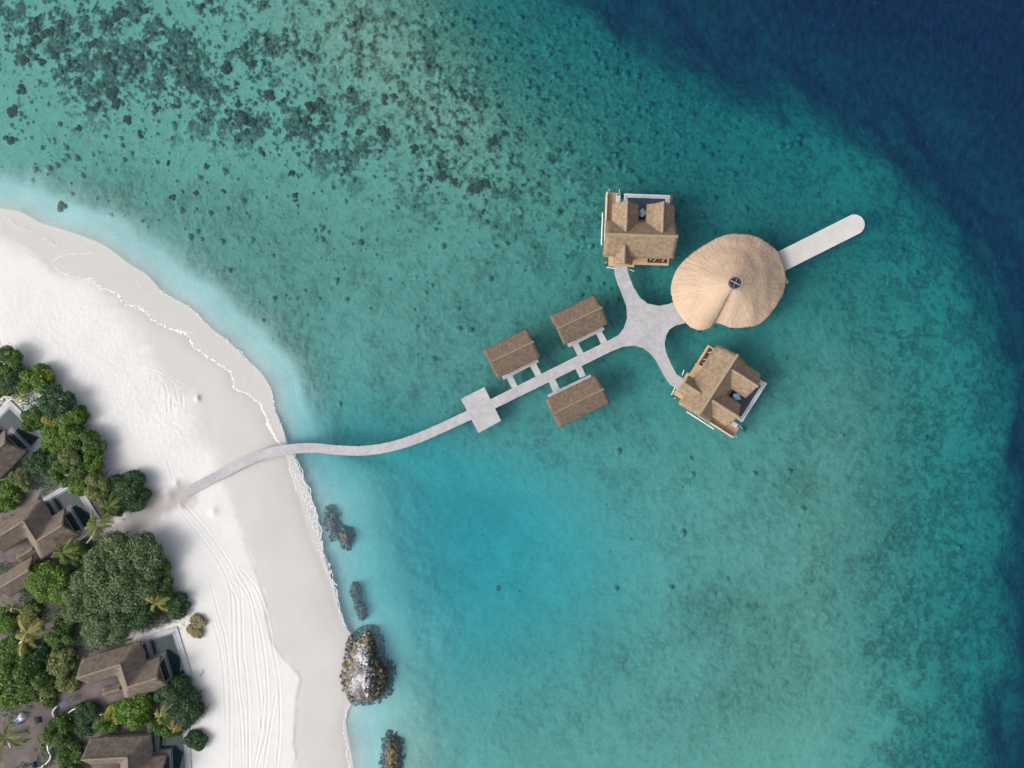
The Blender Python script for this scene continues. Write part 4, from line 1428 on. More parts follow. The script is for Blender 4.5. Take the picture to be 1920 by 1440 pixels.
def tree(px, py, r_px, h, kind, name, label, cat=None, variant=None, tall=0.75, group=None, rim=True):
    h *= 0.72
    r = r_px * 0.112 * (H - h) / H
    p = P(px, py, h * 0.8)
    z0 = max(zat(p.x, p.y), 0.2)
    root = thing(name, label, cat or ('bush' if 'bush' in name or 'shrub' in name else 'tree'), (p.x, p.y, z0 - 0.05), random.uniform(0, 6.28), group or ('bushes at the edge of the sand' if 'bush' in name else 'trees around the beach villas'))
    root['local'] = 1
    v = variant if variant is not None else random.randrange(3)
    base = max(0.2, h - tall * r * 0.85 - z0)
    me, lobes = crown_mesh(kind, r, tall, v)
    c_ = bpy.data.objects.new('crown', me)
    COL.objects.link(c_)
    c_.parent = root
    c_.location = (0, 0, base)
    kx = random.uniform(0.86, 1.16)
    c_.scale = (kx, 1.02 / kx, random.uniform(0.85, 1.1))
    rr = max(1, round(r))
    t_ = bpy.data.objects.new('trunk', trunk_mesh(r, base, lobes, (kind, round(r), round(base, 1), v)))
    COL.objects.link(t_)
    t_.parent = root
    return root


T = tree
T(8, 676, 27, 6, 'mid', 'beach_tree', 'round mid green tree at the very top end of the beachside row')
T(22, 712, 24, 5.5, 'dark', 'beach_tree', 'dark green tree tucked behind the topmost tree of the row')
T(4, 720, 22, 5, 'mid', 'beach_tree', 'green tree at the left edge of the photo above the uppermost pool')
T(66, 712, 30, 5, 'bright', 'beach_tree', 'bright green tree with yellow tips, second along the sand from the top')
T(84, 704, 13, 4.6, 'yellow', 'beach_bush', 'small yellow green bush on the beach side of the bright tree near the top')
T(105, 752, 31, 6, 'dark', 'beach_tree', 'dark rounded tree bulging toward the sand above the uppermost pool')
T(62, 788, 17, 3.5, 'mid', 'garden_shrub', 'mid green shrub leaning over the long edge of the uppermost pool')
T(100, 787, 16, 5, 'yellow', 'garden_shrub', 'yellow leafed shrub in the gap between two dark trees by the uppermost pool')
T(155, 765, 7, 2, 'bright', 'beach_bush', 'tiny round bush standing farthest out on the sand near the top')
T(157, 782, 12, 2.5, 'bright', 'beach_bush', 'small bright bush just behind the tiny round one on the sand')
T(130, 795, 27, 5.5, 'bright', 'beach_tree', 'broad bright green tree beside the small bush on the sand')
T(107, 823, 30, 5.5, 'bright', 'beach_tree', 'broad light green tree beside the lower corner of the uppermost pool')
T(155, 826, 32, 6.5, 'mid', 'beach_tree', 'large green tree with dark hollows in the middle of the beachside row')
T(175, 843, 20, 5, 'mid', 'beach_tree', 'green tree forming the seaward edge in the middle of the row')
T(122, 858, 27, 6, 'mid', 'beach_tree', 'green tree inland of the row between the two upper pools')
T(84, 866, 27, 5.5, 'dark', 'garden_tree', 'dark green tree between the two upper beach villas')
T(58, 872, 17, 4.5, 'dark', 'garden_tree', 'small dark tree beside the white curved wall between the upper villas')
T(132, 856, 17, 6.5, 'olive', 'beach_tree', 'small olive topped tree, inland of the two seaward round crowns')
T(176, 866, 20, 5.5, 'bright', 'beach_tree', 'round bright tree on the seaward side above the olive crowns')
T(147, 884, 20, 6.5, 'mid', 'beach_tree', 'neat domed green tree above the second pool')
T(182, 915, 25, 7, 'olive', 'beach_tree', 'pale olive tree between the second pool and the dark round bush')
T(112, 890, 19, 6, 'mid', 'beach_tree', 'green tree overhanging the upper corner of the second pool')
T(150, 911, 20, 6, 'bright', 'beach_tree', 'bright green tree overhanging the middle of the second pool')
T(38, 902, 22, 5, 'olive', 'garden_tree', 'light olive tree just above the stepped grey roofs')
T(12, 930, 25, 4.5, 'bright', 'garden_tree', 'light yellow green tree at the left edge above the stepped grey roofs')
T(234, 922, 40, 4.5, 'dark', 'beach_bush', 'large dark round bush beside the sandy path and the open beach', variant=1, tall=0.6)
T(212, 950, 20, 3.5, 'dark', 'beach_bush', 'low dark bush between the large round bush and the palm by the path')
# below the path
T(88, 1092, 38, 7, 'bright', 'garden_tree', 'bright green bushy tree against the lower roofs of the stepped villa', variant=0)
T(150, 1040, 18, 4, 'mid', 'garden_tree', 'small green tree on the garden side of the sandy path')
T(212, 1085, 72, 9, 'grey', 'large_tree', 'the biggest tree, a wide greyish green crown in the middle of the grove', variant=0, tall=0.55)
T(270, 1040, 34, 8, 'grey', 'garden_tree', 'greyish tree with thin outer twigs facing the open sand', variant=1)
T(160, 1130, 42, 9, 'grey', 'garden_tree', 'greyish green tree joining the left side of the biggest crown', variant=2)
T(193, 1168, 44, 9, 'grey', 'garden_tree', 'greyish green tree hanging over the roof below the biggest tree', variant=1)
T(258, 1148, 33, 6.5, 'dark', 'garden_tree', 'dark tree between the biggest crown and the terrace below it', variant=0)
T(306, 1108, 24, 5, 'mid', 'beach_tree', 'green tree beside the yellow palm at the edge of the sand')
T(335, 1136, 23, 3, 'dark', 'beach_bush', 'round dark bush on the sand beside the pale bent palm trunk', variant=2, tall=0.6)
T(374, 1163, 12, 1.6, 'dry', 'beach_bush', 'dry olive shrub alone on the sand above the L-shaped pool', tall=0.35)
T(369, 1180, 7, 1.0, 'dry', 'beach_bush', 'small dry tuft just below the olive shrub on the sand', tall=0.35)
T(134, 1150, 20, 5, 'bright', 'garden_tree', 'small bright green tree left of the greyish crowns')
T(112, 1190, 25, 5, 'mid', 'garden_tree', 'mid green tree beside the large yellow palm')
T(115, 1240, 26, 5, 'olive', 'garden_tree', 'pale olive shrub tree at the left end of the roof below the biggest tree')
T(125, 1275, 22, 4, 'olive', 'garden_shrub', 'low olive shrub where the garden path meets the long grey roof')
T(8, 1165, 22, 4.5, 'bright', 'garden_tree', 'bright tree at the left edge beside the large yellow palm')
T(70, 1232, 30, 4.5, 'dark', 'garden_tree', 'dark understorey tree below the large yellow palm')
T(18, 1240, 38, 6, 'mid', 'garden_tree', 'leafy green tree at the left edge below the large yellow palm')
T(45, 1275, 40, 6, 'mid', 'garden_tree', 'broad leafy green tree above the blue and white tarpaulin')
T(10, 1300, 30, 5.5, 'bright', 'garden_tree', 'bright leafy tree at the left edge above the tarpaulin')
T(82, 1290, 22, 4, 'olive', 'garden_shrub', 'olive shrub on the upper side of the grey garden path')
T(252, 1330, 34, 5, 'bright', 'beach_tree', 'bright green tree below the long grey roof beside the two leaning palms', variant=1)
T(325, 1300, 34, 4.5, 'dark', 'beach_bush', 'dark bush touching the corner of the terrace of the third villa', variant=1)
T(345, 1335, 38, 4.5, 'dark', 'beach_bush', 'wide dark bush on the sand side of the two leaning palms', variant=2)
T(310, 1362, 30, 4.5, 'mid', 'beach_bush', 'green bush between the two leaning palms and the lowest pool')
T(370, 1385, 20, 2.6, 'dark', 'beach_bush', 'small dark bush alone on the sand beside the lowest pool', tall=0.6)
T(163, 1332, 22, 4, 'dark', 'garden_tree', 'dark green tree inside the curved white garden walls')
T(198, 1357, 18, 3.5, 'mid', 'garden_shrub', 'green shrub above the lowest roof')
T(215, 1338, 14, 3.5, 'yellow', 'garden_shrub', 'yellow green shrub between bright tree and white wall')
T(112, 1372, 26, 4, 'mid', 'garden_tree', 'green tree inside the garden beside the four white stones')
T(157, 1362, 16, 3, 'dark', 'garden_shrub', 'low dark shrub above the four white stones')
T(127, 1432, 30, 4.5, 'mid', 'garden_tree', 'green tree at the bottom edge beside the lowest roof')
T(148, 1410, 20, 3.5, 'mid', 'garden_shrub', 'green shrub against the left end of the lowest roof')

# low undergrowth covering the shaded garden ground between trunks and walls
def undergrowth():
    rr = random.Random(91)
    vs, fs = [], []
    ex = [(-95.0, -14.0, 46), (-85.48, -27.78, 31.8), (-69.02, -53.85, 17.5), (-68.69, -70.65, 3.2)]
    path1 = W2(catmull([(330, 925), (250, 985), (200, 1010), (150, 1035), (120, 1062)]))
    path2 = W2(catmull([(0, 1425), (40, 1400), (80, 1350), (110, 1310), (150, 1290), (200, 1285)]))
    n = 60000
    xx, yy = np.array([rr.uniform(-97, -60) for _ in range(n)]), np.array([rr.uniform(-74, 8) for _ in range(n)])
    ok = samp('g', xx, yy) > 0.4
    dens = fbm(xx, yy, 3.2, 4, 20)
    ok &= dens > 0.47
    ok &= dist_line(xx, yy, path1) > 2.1 + 2 * (dens - 0.5)
    ok &= dist_line(xx, yy, path2) > 2.3 + 2 * (dens - 0.5)
    ok &= ~((yy > -15) & (xx > -93) & (xx + yy < -97))
    for ox, oy, dg in ex:
        c_, s_ = math.cos(math.radians(dg)), math.sin(math.radians(dg))
        a, b_ = (xx - ox) * c_ + (yy - oy) * s_, -(xx - ox) * s_ + (yy - oy) * c_
        ok &= ~((a > 1.6) & (a < 9.6) & (b_ > -4.2) & (b_ < 6.8)) & ~((a > -8.6) & (a < 3.4) & (b_ > -3.6) & (b_ < 6.5))
    for x, y, dn in zip(xx[ok], yy[ok], dens[ok]):
        z = zat(x, y) + rr.uniform(0.05, 0.25 + 5 * max(dn - 0.47, 0))
        nrm = Vector((rr.uniform(-0.8, 0.8), rr.uniform(-0.8, 0.8), 1)).normalized()
        a = nrm.cross(Vector((rr.uniform(-1, 1), rr.uniform(-1, 1), 0.1))).normalized()
        b_ = nrm.cross(a)
        L = rr.uniform(0.16, 0.4)
        p = Vector((x, y, z))
        i = len(vs)
        vs += [tuple(p - a * L * 0.6), tuple(p + b_ * L * 0.35), tuple(p + a * L * 0.6), tuple(p - b_ * L * 0.35)]
        fs.append((i, i + 1, i + 2, i + 3))
    me = bpy.data.meshes.new('undergrowth')
    me.from_pydata(vs, [], fs)
    tag(link('undergrowth', me, LEAF['dark']), 'low dark green undergrowth covering the ground between the trees', kind='stuff')


undergrowth()

T(118, 1118, 18, 4, 'mid', 'garden_shrub', 'mid green shrub squeezed between the bright bushy tree and the greyish crowns')
T(60, 1150, 18, 3.6, 'olive', 'garden_shrub', 'olive shrub on bare ground right above the large yellow palm')
T(300, 1068, 17, 4.6, 'mid', 'beach_tree', 'small green crown poking out of the seaward side of the biggest tree')
T(95, 1310, 13, 2.6, 'mid', 'garden_shrub', 'little green shrub beside the dark gate canopy')

# magenta flowered plants
mag = leafmat('magenta_flowers', (0.10, 0.015, 0.05), (0.45, 0.08, 0.22))
LEAF['magenta'] = mag
T(41, 686, 5, 1.0, 'magenta', 'flowering_shrub', 'tiny magenta and dark shrub on shaded sand near the topmost trees')

# ------------------------------------------------------------------ palms
FRONDS = {}


def frond_mesh(kind, v):
    if (kind, v) in FRONDS: return FRONDS[(kind, v)]
    rr = random.Random(v * 13 + 5)
    mb = MB()
    pts, p, el = [], Vector((0.1, 0, 0)), 0.75 - 0.35 * v
    n = 14
    for k in range(n + 1):
        pts.append(p.copy())
        p = p + Vector((math.cos(el), 0, math.sin(el))) * 0.2
        el -= 0.11 + 0.02 * v
    mb.tube(pts, [0.035 - 0.028 * k / n for k in range(n + 1)], 4)
    for k in range(1, n + 1):
        for s in (-1, 1):
            for h in (0, 0.5):
                q = pts[k].lerp(pts[min(k + 1, n)], h)
                L = (0.62 * math.sin(math.pi * min(1, (k + 1.5) / (n + 3))) + 0.1) * rr.uniform(0.85, 1.1)
                d = Vector((0.62, s * 0.9, -0.42 - rr.uniform(0, 0.25))).normalized()
                w = Vector((0.032, -0.008 * s, 0.01))
                e = q + d * L
                mb.poly([q - w, q + w, e + w * 0.15, e - w * 0.15])
    me = bpy.data.meshes.new('frond')
    me.from_pydata([tuple(p_) for p_ in mb.v], [], mb.f)
    me.materials.append(LEAF[kind])
    FRONDS[(kind, v)] = me
    return me


def palm(base, top, h, kind, label, scale=1.0, n=18, sag=0):
    b0 = P(base[0], base[1], 1.2)
    t0 = P(top[0], top[1], h)
    z0 = zat(b0.x, b0.y)
    root = thing('palm_tree', label, 'palm', (b0.x, b0.y, z0), group='coconut palms in the villa gardens')
    d = t0 - Vector((b0.x, b0.y, z0))
    pts = []
    for k in range(9):
        t = k / 8
        pts.append(Vector((d.x * (t ** 0.8), d.y * (t ** 1.25), d.z * t)) + Vector((0, 0, -0.2 if k == 0 else 0)))
    mb = MB()
    mb.tube(pts, [0.19 - 0.08 * k / 8 for k in range(9)], 7)
    mb.build('trunk', M['palm_trunk'], root, smooth=True, origin=(0, 0, 0))
    for k in range(n):
        v = (k % 3 + sag) if k % 3 + sag < 4 else 3
        o = bpy.data.objects.new('frond', frond_mesh(kind if not (sag and k % 4 == 0) else kind, v))
        COL.objects.link(o)
        o.parent = root
        o.location = pts[-1]
        o.rotation_euler = (random.uniform(-0.45, 0.45), random.uniform(-0.25, 0.4), k * 2.4 + random.uniform(-0.45, 0.45))
        s = scale * random.uniform(0.68, 1.15)
        o.scale = (s, s, s)
    return root


palm((155, 1020), (182, 985), 7, 'palm', 'palm leaning toward the dark round bush beside the sandy path', 1.15)
palm((198, 958), (206, 948), 5, 'palm', 'smaller palm behind the leaning palm by the path, against the dark bush', 0.9)
palm((116, 1044), (117, 1036), 6, 'palm', 'palm between the stepped grey roof and the bright bushy tree', 1.05)
palm((334, 1117), (294, 1132), 6.5, 'palm_yellow', 'yellow palm with a pale bent trunk reaching over the round dark bush', 0.85, 11)
palm((20, 1212), (50, 1186), 8, 'palm_yellow', 'large yellow palm in the shade at the left edge of the grove', 1.4, 16)
palm((20, 1400), (12, 1382), 7, 'palm', 'big dark palm at the left edge below the tarpaulin', 1.5, 16)
palm((78, 1398), (76, 1394), 2.2, 'palm', 'knee-high young palm on the grey garden path', 0.55, 9)
palm((357, 1297), (300, 1343), 6.5, 'palm_yellow', 'leaning palm with drooping straw fronds and the longer pale trunk', 0.8, 10, 1)
palm((358, 1326), (326, 1368), 5.5, 'palm_dry', 'leaning palm with rusty fronds and the shorter pale trunk above the lowest pool', 0.7, 10, 1)
palm((38, 748), (36, 744), 2.5, 'palm_yellow', 'thin young palm on pale sand above the uppermost pool', 0.65, 8)
palm((18, 1145), (22, 1140), 4, 'palm', 'small palm below the lower wing of the stepped roofs', 0.7, 10)

# ------------------------------------------------------------------ rock outcrops
def rock(name, label, outline, hmax, stones, guano=0.0, apron=1.2, low=-1.6, algae=0.35, seed=1):
    rr = np.random.default_rng(seed)
    pts = W2(catmull(outline + outline[:1], 3))
    xs, ys = [p[0] for p in pts], [p[1] for p in pts]
    st = 0.085
    ax, ay = np.arange(min(xs) - apron - 0.3, max(xs) + apron + 0.3, st), np.arange(min(ys) - apron - 0.3, max(ys) + apron + 0.3, st)
    AX, AY = np.meshgrid(ax, ay)
    d = -sd(AX, AY, pts) + (fbm(AX, AY, 1.6, 4, seed) - 0.5) * 1.1 - 0.45
    z = np.where(d > 0, hmax * (1 - np.exp(-d / (0.5 * max(hmax, 0.6)))) - 0.12, -0.12 + d * 2.2)
    z = z + (fbm(AX, AY, 1.0, 4, seed + 3) - 0.5) * 0.55 * np.clip(hmax, 0.3, 1.2)
    top = z.copy()
    col = np.empty(AX.shape + (3,))
    cxm = 0.5 * (min(xs) + max(xs))
    hw_ = 0.5 * (max(xs) - min(xs))
    gn = fbm(AX, AY, 3.0, 3, seed + 6)

    def colour(x, y, dd, zz):
        u = rr.random()
        if zz < 0.02:
            return np.array((0.12, 0.108, 0.108)) * (0.75 + 0.5 * u)
        rim_ = dd < 1.35
        if rim_ and rr.random() < algae and x > cxm - hw_ * 1.1:
            return np.array((0.15, 0.145, 0.055)) * (0.35 + 1.0 * u)
        if guano:
            east = (x - cxm) / hw_ + 0.3 * (rr.random() - 0.5)
            if east < 0.12 and dd > 1.1:
                i, j = min(int((x - ax[0]) / st), len(ax) - 1), min(int((y - ay[0]) / st), len(ay) - 1)
                w = np.clip((gn[j, i] - 0.42) * 6 + 0.5 * (1 - abs(east + 0.15) * 1.6), 0, 1)
                return np.array((0.19, 0.185, 0.195)) * (0.55 + 0.8 * u) * (1 - w) + np.array((0.50, 0.50, 0.51)) * (0.72 + 0.36 * u) * w
            if east < 0.12:
                return np.array((0.22, 0.21, 0.215)) * (0.4 + u)
            return np.array((0.04, 0.04, 0.042)) * (0.5 + 1.2 * u) if rr.random() > 0.02 else np.array((0.5, 0.5, 0.5))
        return np.array((0.10, 0.085, 0.07)) * (0.4 + 1.3 * u)
    col[:] = np.array((0.05, 0.045, 0.045))
    for _ in range(stones):
        i, j = rr.integers(0, len(ax)), rr.integers(0, len(ay))
        if d[j, i] < -apron: continue
        zs = z[j, i]
        if d[j, i] < 0:
            if rr.random() > math.exp(d[j, i] / (0.45 * apron)): continue
            zs = max(zs, zat(ax[i], ay[j]) + 0.04)
        r = 0.15 + 0.30 * rr.random() ** 2
        i0, i1, j0, j1 = max(i - 6, 0), min(i + 7, len(ax)), max(j - 6, 0), min(j + 7, len(ay))
        ex, ey = AX[j0:j1, i0:i1] - ax[i], AY[j0:j1, i0:i1] - ay[j]
        al, th = rr.uniform(0.6, 1.0), rr.uniform(0, 3.14)
        e1, e2 = (ex * math.cos(th) + ey * math.sin(th)) / r, (-ex * math.sin(th) + ey * math.cos(th)) / (r * al)
        q = 1 - e1 * e1 - e2 * e2
        zz = zs + r * 0.75 * np.sqrt(np.clip(q, 0, None)) + rr.uniform(-0.06, 0.06)
        ok = (q > 0) & (zz > top[j0:j1, i0:i1])
        top[j0:j1, i0:i1] = np.where(ok, zz, top[j0:j1, i0:i1])
        col[j0:j1, i0:i1][ok] = colour(ax[i], ay[j], d[j, i], zs)
    fmk = (d[:-1, :-1] > -apron) & (top[:-1, :-1] > low)
    m = ROCKM
    o = grid_object(name, AX, AY, top, fmk, {'col': col}, m)
    o.data.polygons.foreach_set('use_smooth', np.zeros(len(o.data.polygons), bool))
    tag(o, label, 'rock', 'dark rock outcrops along the waterline')
    return o


ROCKM = ground_mat('weathered_rock', 0.9, 7.0, 0.2, 0.7)
rock('rock_outcrop', 'large dark rock outcrop at the waterline with a white streaked top and yellow green rim',
     [(692, 1181), (702, 1194), (709, 1212), (714, 1232), (726, 1247), (729, 1262), (727, 1287), (720, 1301), (709, 1310), (700, 1318), (687, 1313), (673, 1318), (662, 1308), (652, 1295), (647.5, 1273), (650, 1254), (655, 1220), (663, 1201), (677, 1189)], 2.3, 9000, 1.0, 1.5, seed=3)
rock('rock_outcrop', 'low brown rock just breaking the surface, nearest the jetty', [(633, 1000), (640, 992), (650, 996), (656, 1008), (655, 1022), (648, 1027), (640, 1018)], 0.02, 1500, algae=0.12, apron=1.3, seed=5)
rock('rock_outcrop', 'long drowned dark rock ridge beside the low brown rock', [(612, 955), (622, 958), (628, 975), (630, 990), (632, 1010), (622, 1012), (616, 995), (613, 975)], -0.45, 1200, algae=0, apron=1.3, seed=6)
rock('rock_outcrop', 'faint drowned rock streak above the large white topped outcrop', [(660, 1098), (668, 1100), (672, 1118), (677, 1140), (680, 1160), (672, 1158), (664, 1135), (658, 1115)], -0.6, 800, algae=0, apron=1.0, seed=7)
rock('rock_outcrop', 'dark rock ridge with yellow flecks at the bottom edge below the large outcrop', [(722, 1388), (735, 1384), (745, 1395), (747, 1420), (744, 1445), (745, 1470), (722, 1470), (718, 1440), (722, 1415)], 0.55, 3000, algae=0.28, apron=1.4, seed=8)

# ------------------------------------------------------------------ coral heads on the lagoon floor
CH = []
for v in range(5):
    bm = bmesh.new()
    rr = random.Random(v + 40)
    for q_ in range(4 + v * 2):
        t, q = rr.uniform(0, 6.28), (math.sqrt(rr.random()) * 0.8 if q_ else 0)
        lr = rr.uniform(0.22, 0.5) if q_ else 0.5
        ret = bmesh.ops.create_icosphere(bm, subdivisions=3, radius=1)
        for w_ in ret['verts']:
            p = w_.co.normalized()
            k = lr * (1 + 0.3 * mnoise.noise(p * 2.2 + Vector((v * 7, q_ * 3, 0))) + 0.22 * mnoise.noise(p * 6 + Vector((q_, v * 5, 0))))
            w_.co = Vector((p.x * k + q * math.cos(t), p.y * k + q * math.sin(t) * 0.8, p.z * k * 0.75))
    me = bpy.data.meshes.new('coral')
    bm.to_mesh(me)
    bm.free()
    me.materials.append(mat('dark_coral', (0.045, 0.038, 0.034), (0.16, 0.12, 0.09), 3.0, 0.95, 0.8, 9.0) if v == 0 else CH[0].materials[0])
    CH.append(me)
heads = [(215, 190, 19), (205, 170, 15), (215, 196, 9), (198, 108, 14), (170, 80, 11), (244, 120, 9), (238, 112, 9), (142, 150, 9), (144, 238, 8), (171, 202, 9), (290, 203, 11), (237, 222, 11), (327, 197, 9), (302, 122, 8), (259, 250, 9), (16, 262, 17), (18, 205, 15), (38, 165, 12), (445, 193, 9), (428, 222, 7), (455, 218, 17), (470, 230, 13), (458, 245, 8), (441, 155, 5), (440, 163, 4), (528, 188, 10), (505, 175, 14), (573, 235, 9), (575, 222, 9), (578, 200, 11), (470, 118, 13), (420, 125, 14), (600, 188, 10), (385, 310, 7), (313, 304, 6), (490, 285, 9), (545, 325, 8), (115, 388, 12), (58, 50, 16), (85, 58, 15), (110, 48, 14), (65, 70, 12), (215, 30, 15), (195, 45, 14), (225, 20, 13), (270, 18, 11), (40, 110, 12), (75, 112, 9), (100, 100, 11),
         (722, 185, 12), (738, 178, 10), (715, 245, 12), (720, 255, 11), (775, 277, 10), (900, 345, 17), (912, 343, 13), (885, 350, 9), (922, 266, 9), (810, 202, 6), (868, 232, 7), (946, 228, 8), (943, 248, 7), (870, 180, 9), (725, 243, 7), (862, 262, 11), (788, 317, 8), (830, 330, 11), (850, 340, 9), (805, 335, 8), (905, 395, 6), (900, 405, 5), (672, 245, 9), (645, 250, 7), (552, 365, 7), (552, 375, 5), (640, 325, 6), (1050, 395, 6), (320, 367, 8), (365, 360, 7), (418, 357, 6), (980, 345, 7)]
for k, (px, py, r) in enumerate(heads):
    c_ = P(px, py, -1.2)
    o = bpy.data.objects.new('coral', CH[k % 5])
    COL.objects.link(o)
    s = r * 0.1 * 0.95
    o.location = (c_.x, c_.y, zat(c_.x, c_.y) - 0.02)
    o.scale = (s, s, min(s, 1.1))
    o.rotation_euler = (0, 0, k * 1.7)
    big = r >= 14
    tag(o, 'large dark coral head under the clear water of the upper lagoon' if big else ('dark coral head under the clear water of the upper lagoon' if r > 8 else 'small dark coral head under the clear water of the upper lagoon'), 'coral', 'dark coral heads on the lagoon floor')
# three pale massive corals that stand out
PALE = mat('pale_coral', (0.20, 0.15, 0.13), (0.30, 0.23, 0.19), 5, 0.95, 0.5, 12)
for k, (px, py, r, lab) in enumerate(((1047, 317, 6.5, 'pale round coral boulder between the dark reef and the upper villa'), (984, 248, 6, 'pinkish round coral boulder at the edge of the rubble flat'), (945, 230, 6, 'pinkish coral boulder among dark heads on the rubble flat'))):
    o = bpy.data.objects.new('coral_boulder', CH[0].copy())
    o.data.materials.clear()
    o.data.materials.append(PALE)
    COL.objects.link(o)
    c_ = P(px, py, -1)
    o.location = (c_.x, c_.y, zat(c_.x, c_.y) + 0.1)
    o.scale = (r * 0.09, r * 0.09, r * 0.09)
    tag(o, lab, 'coral')

# ------------------------------------------------------------------ garden walls and loose things in the gardens
def low_wall(label, pts, h=0.9, w=0.22):
    ps = catmull(pts, 6)
    q = [P(p[0], p[1], 1.2 + h) for p in ps]
    c = q[len(q) // 2]
    mb = MB()
    n_ = len(q)
    for k in range(n_):
        d = (q[min(k + 1, n_ - 1)] - q[max(k - 1, 0)])
        d.z = 0
        d.normalize()
        nn = Vector((-d.y, d.x, 0)) * w / 2
        zb = zat(q[k].x, q[k].y) - 0.2
        a, b_ = q[k] + nn, q[k] - nn
        mb.v += [(a.x, a.y, zb), (a.x, a.y, q[k].z), (b_.x, b_.y, q[k].z), (b_.x, b_.y, zb)]
    for k in range(n_ - 1):
        i = 4 * k
        for e in range(4):
            mb.f.append((i + e, i + (e + 1) % 4, i + 4 + (e + 1) % 4, i + 4 + e))
    mb.f.append((0, 1, 2, 3))
    mb.f.append(tuple(4 * (n_ - 1) + e for e in range(4)))
    return tag(mb.build('garden_wall', M['white']), label, 'wall', 'low white garden walls')


low_wall('thin white curved wall between the two upper beach villas', [(53, 901), (58, 889), (65, 884), (79, 880)])
low_wall('short white curved wall bordering the grey path left of the dark garden', [(102.5, 1349), (98, 1338), (101, 1330), (106, 1325)])
low_wall('long white wall slanting up into the dark garden above the four white stones', [(108, 1354), (122, 1342), (136, 1331), (141, 1330), (146, 1333)])
low_wall('white wall winding along the path to the bottom edge', [(97, 1386), (90, 1394), (88.5, 1401), (91, 1411), (94, 1417), (92, 1425), (83.6, 1434), (68, 1445)])
low_wall('short wavy white wall beside the yellow green shrub', [(185, 1338), (191, 1341), (200, 1339), (206, 1339), (213, 1341)])

# gate canopy
c = P(119, 1320, 3.2)
g = thing('gate_canopy', 'small dark flat canopy over the gate at the top of the white walls', 'canopy', (c.x, c.y, 1.1), 0.6)
g['local'] = 1
mb = MB()
mb.box((0, 0, 2.1), (1.5, 1.0, 0.1))
mb.build('roof', M['navy'], g, bevel=0.02, origin=(0, 0, 0))
for x_ in (-0.65, 0.65):
    for y_ in (-0.42, 0.42):
        mb = MB()
        mb.box((x_, y_, 1.0), (0.1, 0.1, 2.1))
        mb.build('post', M['white'], g, origin=(0, 0, 0))


def heap(name, label, cat, px, py, sx, sy, h, rz, m, m2=None, seed=0):
    """A crumpled cover or heap: an uneven low dome."""
    c = P(px, py, 1.6)
    z0 = zat(c.x, c.y)
    def dome(x0, x1):
        mb = MB()
        nx, ny = 16, 20
        for j in range(ny + 1):
            for i in range(nx + 1):
                u, v = x0 + (x1 - x0) * i / nx, -1 + 2 * j / ny
                e = max(abs(u), abs(v))
                z = h * (1 - e ** 4) + 0.1 * mnoise.noise((u * 2.5 + seed, v * 2.5, seed)) + 0.05 * mnoise.noise((u * 7, v * 7, seed + 2))
                k = 1 + 0.12 * mnoise.noise((u * 2, v * 2, seed + 5))
                mb.v.append((u * sx * k, v * sy * k, max(z, -0.05) if e < 0.98 else -0.08))
        for j in range(ny):
            for i in range(nx):
                a = j * (nx + 1) + i
                mb.f.append((a, a + 1, a + nx + 2, a + nx + 1))
        return mb
    if m2 is None:
        o = dome(-1, 1).build(name, m, None, smooth=True, origin=(0, 0, 0))
        o.location = (c.x, c.y, z0)
        o.rotation_euler = (0, 0, rz)
        return tag(o, label, cat)
    r = thing(name, label, cat, (c.x, c.y, z0), rz)
    r['local'] = 1
    dome(-1, 0.05).build('blue_sheet', m, r, smooth=True, origin=(0, 0, 0))
    dome(0.05, 1).build('white_sheet', m2, r, smooth=True, origin=(0, 0, 0))
    return r


heap('tarpaulin', 'crumpled blue and white tarpaulin beside the grey garden path', 'tarpaulin', 38, 1347, 1.15, 0.75, 0.9, 0.75, M['tarp_blue'], M['tarp_white'], 2)
heap('dark_mound', 'round dark heap in the middle of the grey garden path', 'heap', 70, 1351, 0.62, 0.6, 0.45, 0.3, M['dark_dome'], None, 4)  # low dark dome on the path
heap('covered_bundle', 'dark navy covered bundle at the bottom edge of the path', 'bundle', 62, 1436, 0.7, 0.6, 0.8, 0.5, M['navy'], None, 6)


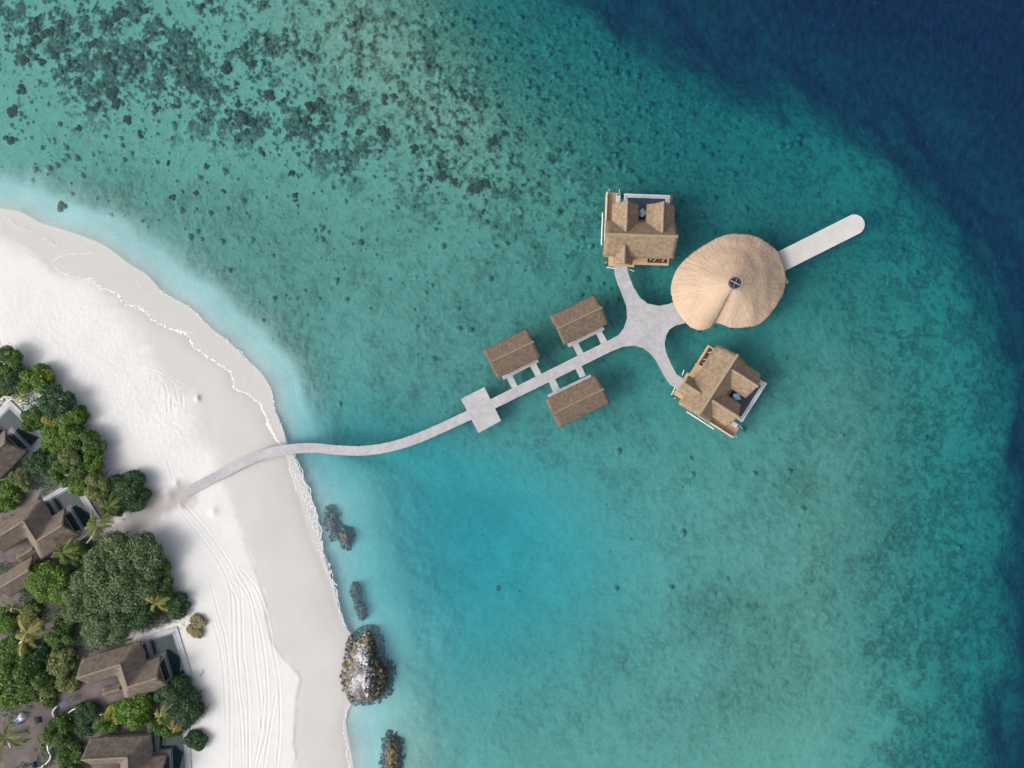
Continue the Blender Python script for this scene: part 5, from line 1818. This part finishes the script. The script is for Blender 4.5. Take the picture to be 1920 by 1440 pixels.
def stone(label, px, py, r, group='round white garden stones'):
    bm = bmesh.new()
    bmesh.ops.create_icosphere(bm, subdivisions=3, radius=r)
    for v in bm.verts:
        p = v.co.copy()
        v.co = p * (1 + 0.18 * mnoise.noise(p * 3 + Vector((px, py, 0))))
        v.co.z *= 0.75
    me = bpy.data.meshes.new('stone')
    bm.to_mesh(me)
    bm.free()
    c = P(px, py, 1.5)
    o = link('stone', me, M['stone_white'], None, smooth=True)
    o.location = (c.x, c.y, zat(c.x, c.y) + r * 0.4)
    return tag(o, label, 'stone', group)


stone('white stone highest of the cluster of five in the garden', 138.3, 1391.5, 0.13)
stone('white stone at the left of the cluster of five in the garden', 125.5, 1397, 0.17)
stone('white stone at the right of the cluster, below the highest one', 134.5, 1397, 0.15)
stone('biggest white stone, lowest of the cluster of five in the garden', 129, 1401.5, 0.2)
stone('small white stone right of the biggest one in the garden cluster', 133.5, 1402.5, 0.13)
stone('large pale oval boulder by the bend of the winding white wall', 95, 1399.5, 0.48, 'pale boulder')

# dry branches on the sand by the trees, two shaped for frond shadows
def branch(label, pts, seed):
    rr = random.Random(seed)
    q = [P(x, y, 1.2) for x, y in pts]
    q = [Vector((p.x, p.y, zat(p.x, p.y) + 0.08)) for p in q]
    c = q[0].copy()
    mb = MB()
    mb.tube([p - c for p in q], [0.07 - 0.05 * k / len(q) for k in range(len(q))], 6)
    for p in q[1:]:
        for s in (-1, 1):
            e = p - c + Vector((rr.uniform(-0.5, 0.5), rr.uniform(-0.5, 0.5), rr.uniform(0, 0.3)))
            mb.tube([p - c, (p - c).lerp(e, 0.5) + Vector((0, 0, 0.05)), e], [0.03, 0.02, 0.01], 5)
    o = mb.build('branch_shape', M['dry_wood'], None, origin=(0, 0, 0))
    o.location = c
    return tag(o, label, 'branch', 'dry branches on the sand')


branch('forked frond shadow built as a branch on the sand right of the terrace bush', [(364, 1303), (372, 1300), (378, 1297), (383, 1292)], 1)  # shadow of palm fronds, given branch geometry
branch('long frond shadow built as a branch on the sand beside the wide dark bush', [(381, 1345), (386, 1336), (389, 1328), (392, 1320)], 2)  # another frond shadow put in as a dark branch shape
branch('thin dry stalk on the sand above the terrace bush', [(376, 1268), (379, 1263), (382, 1259)], 3)
branch('dry fallen log at the tip of the large dark round bush', [(262, 944), (270, 940), (278, 938)], 4)
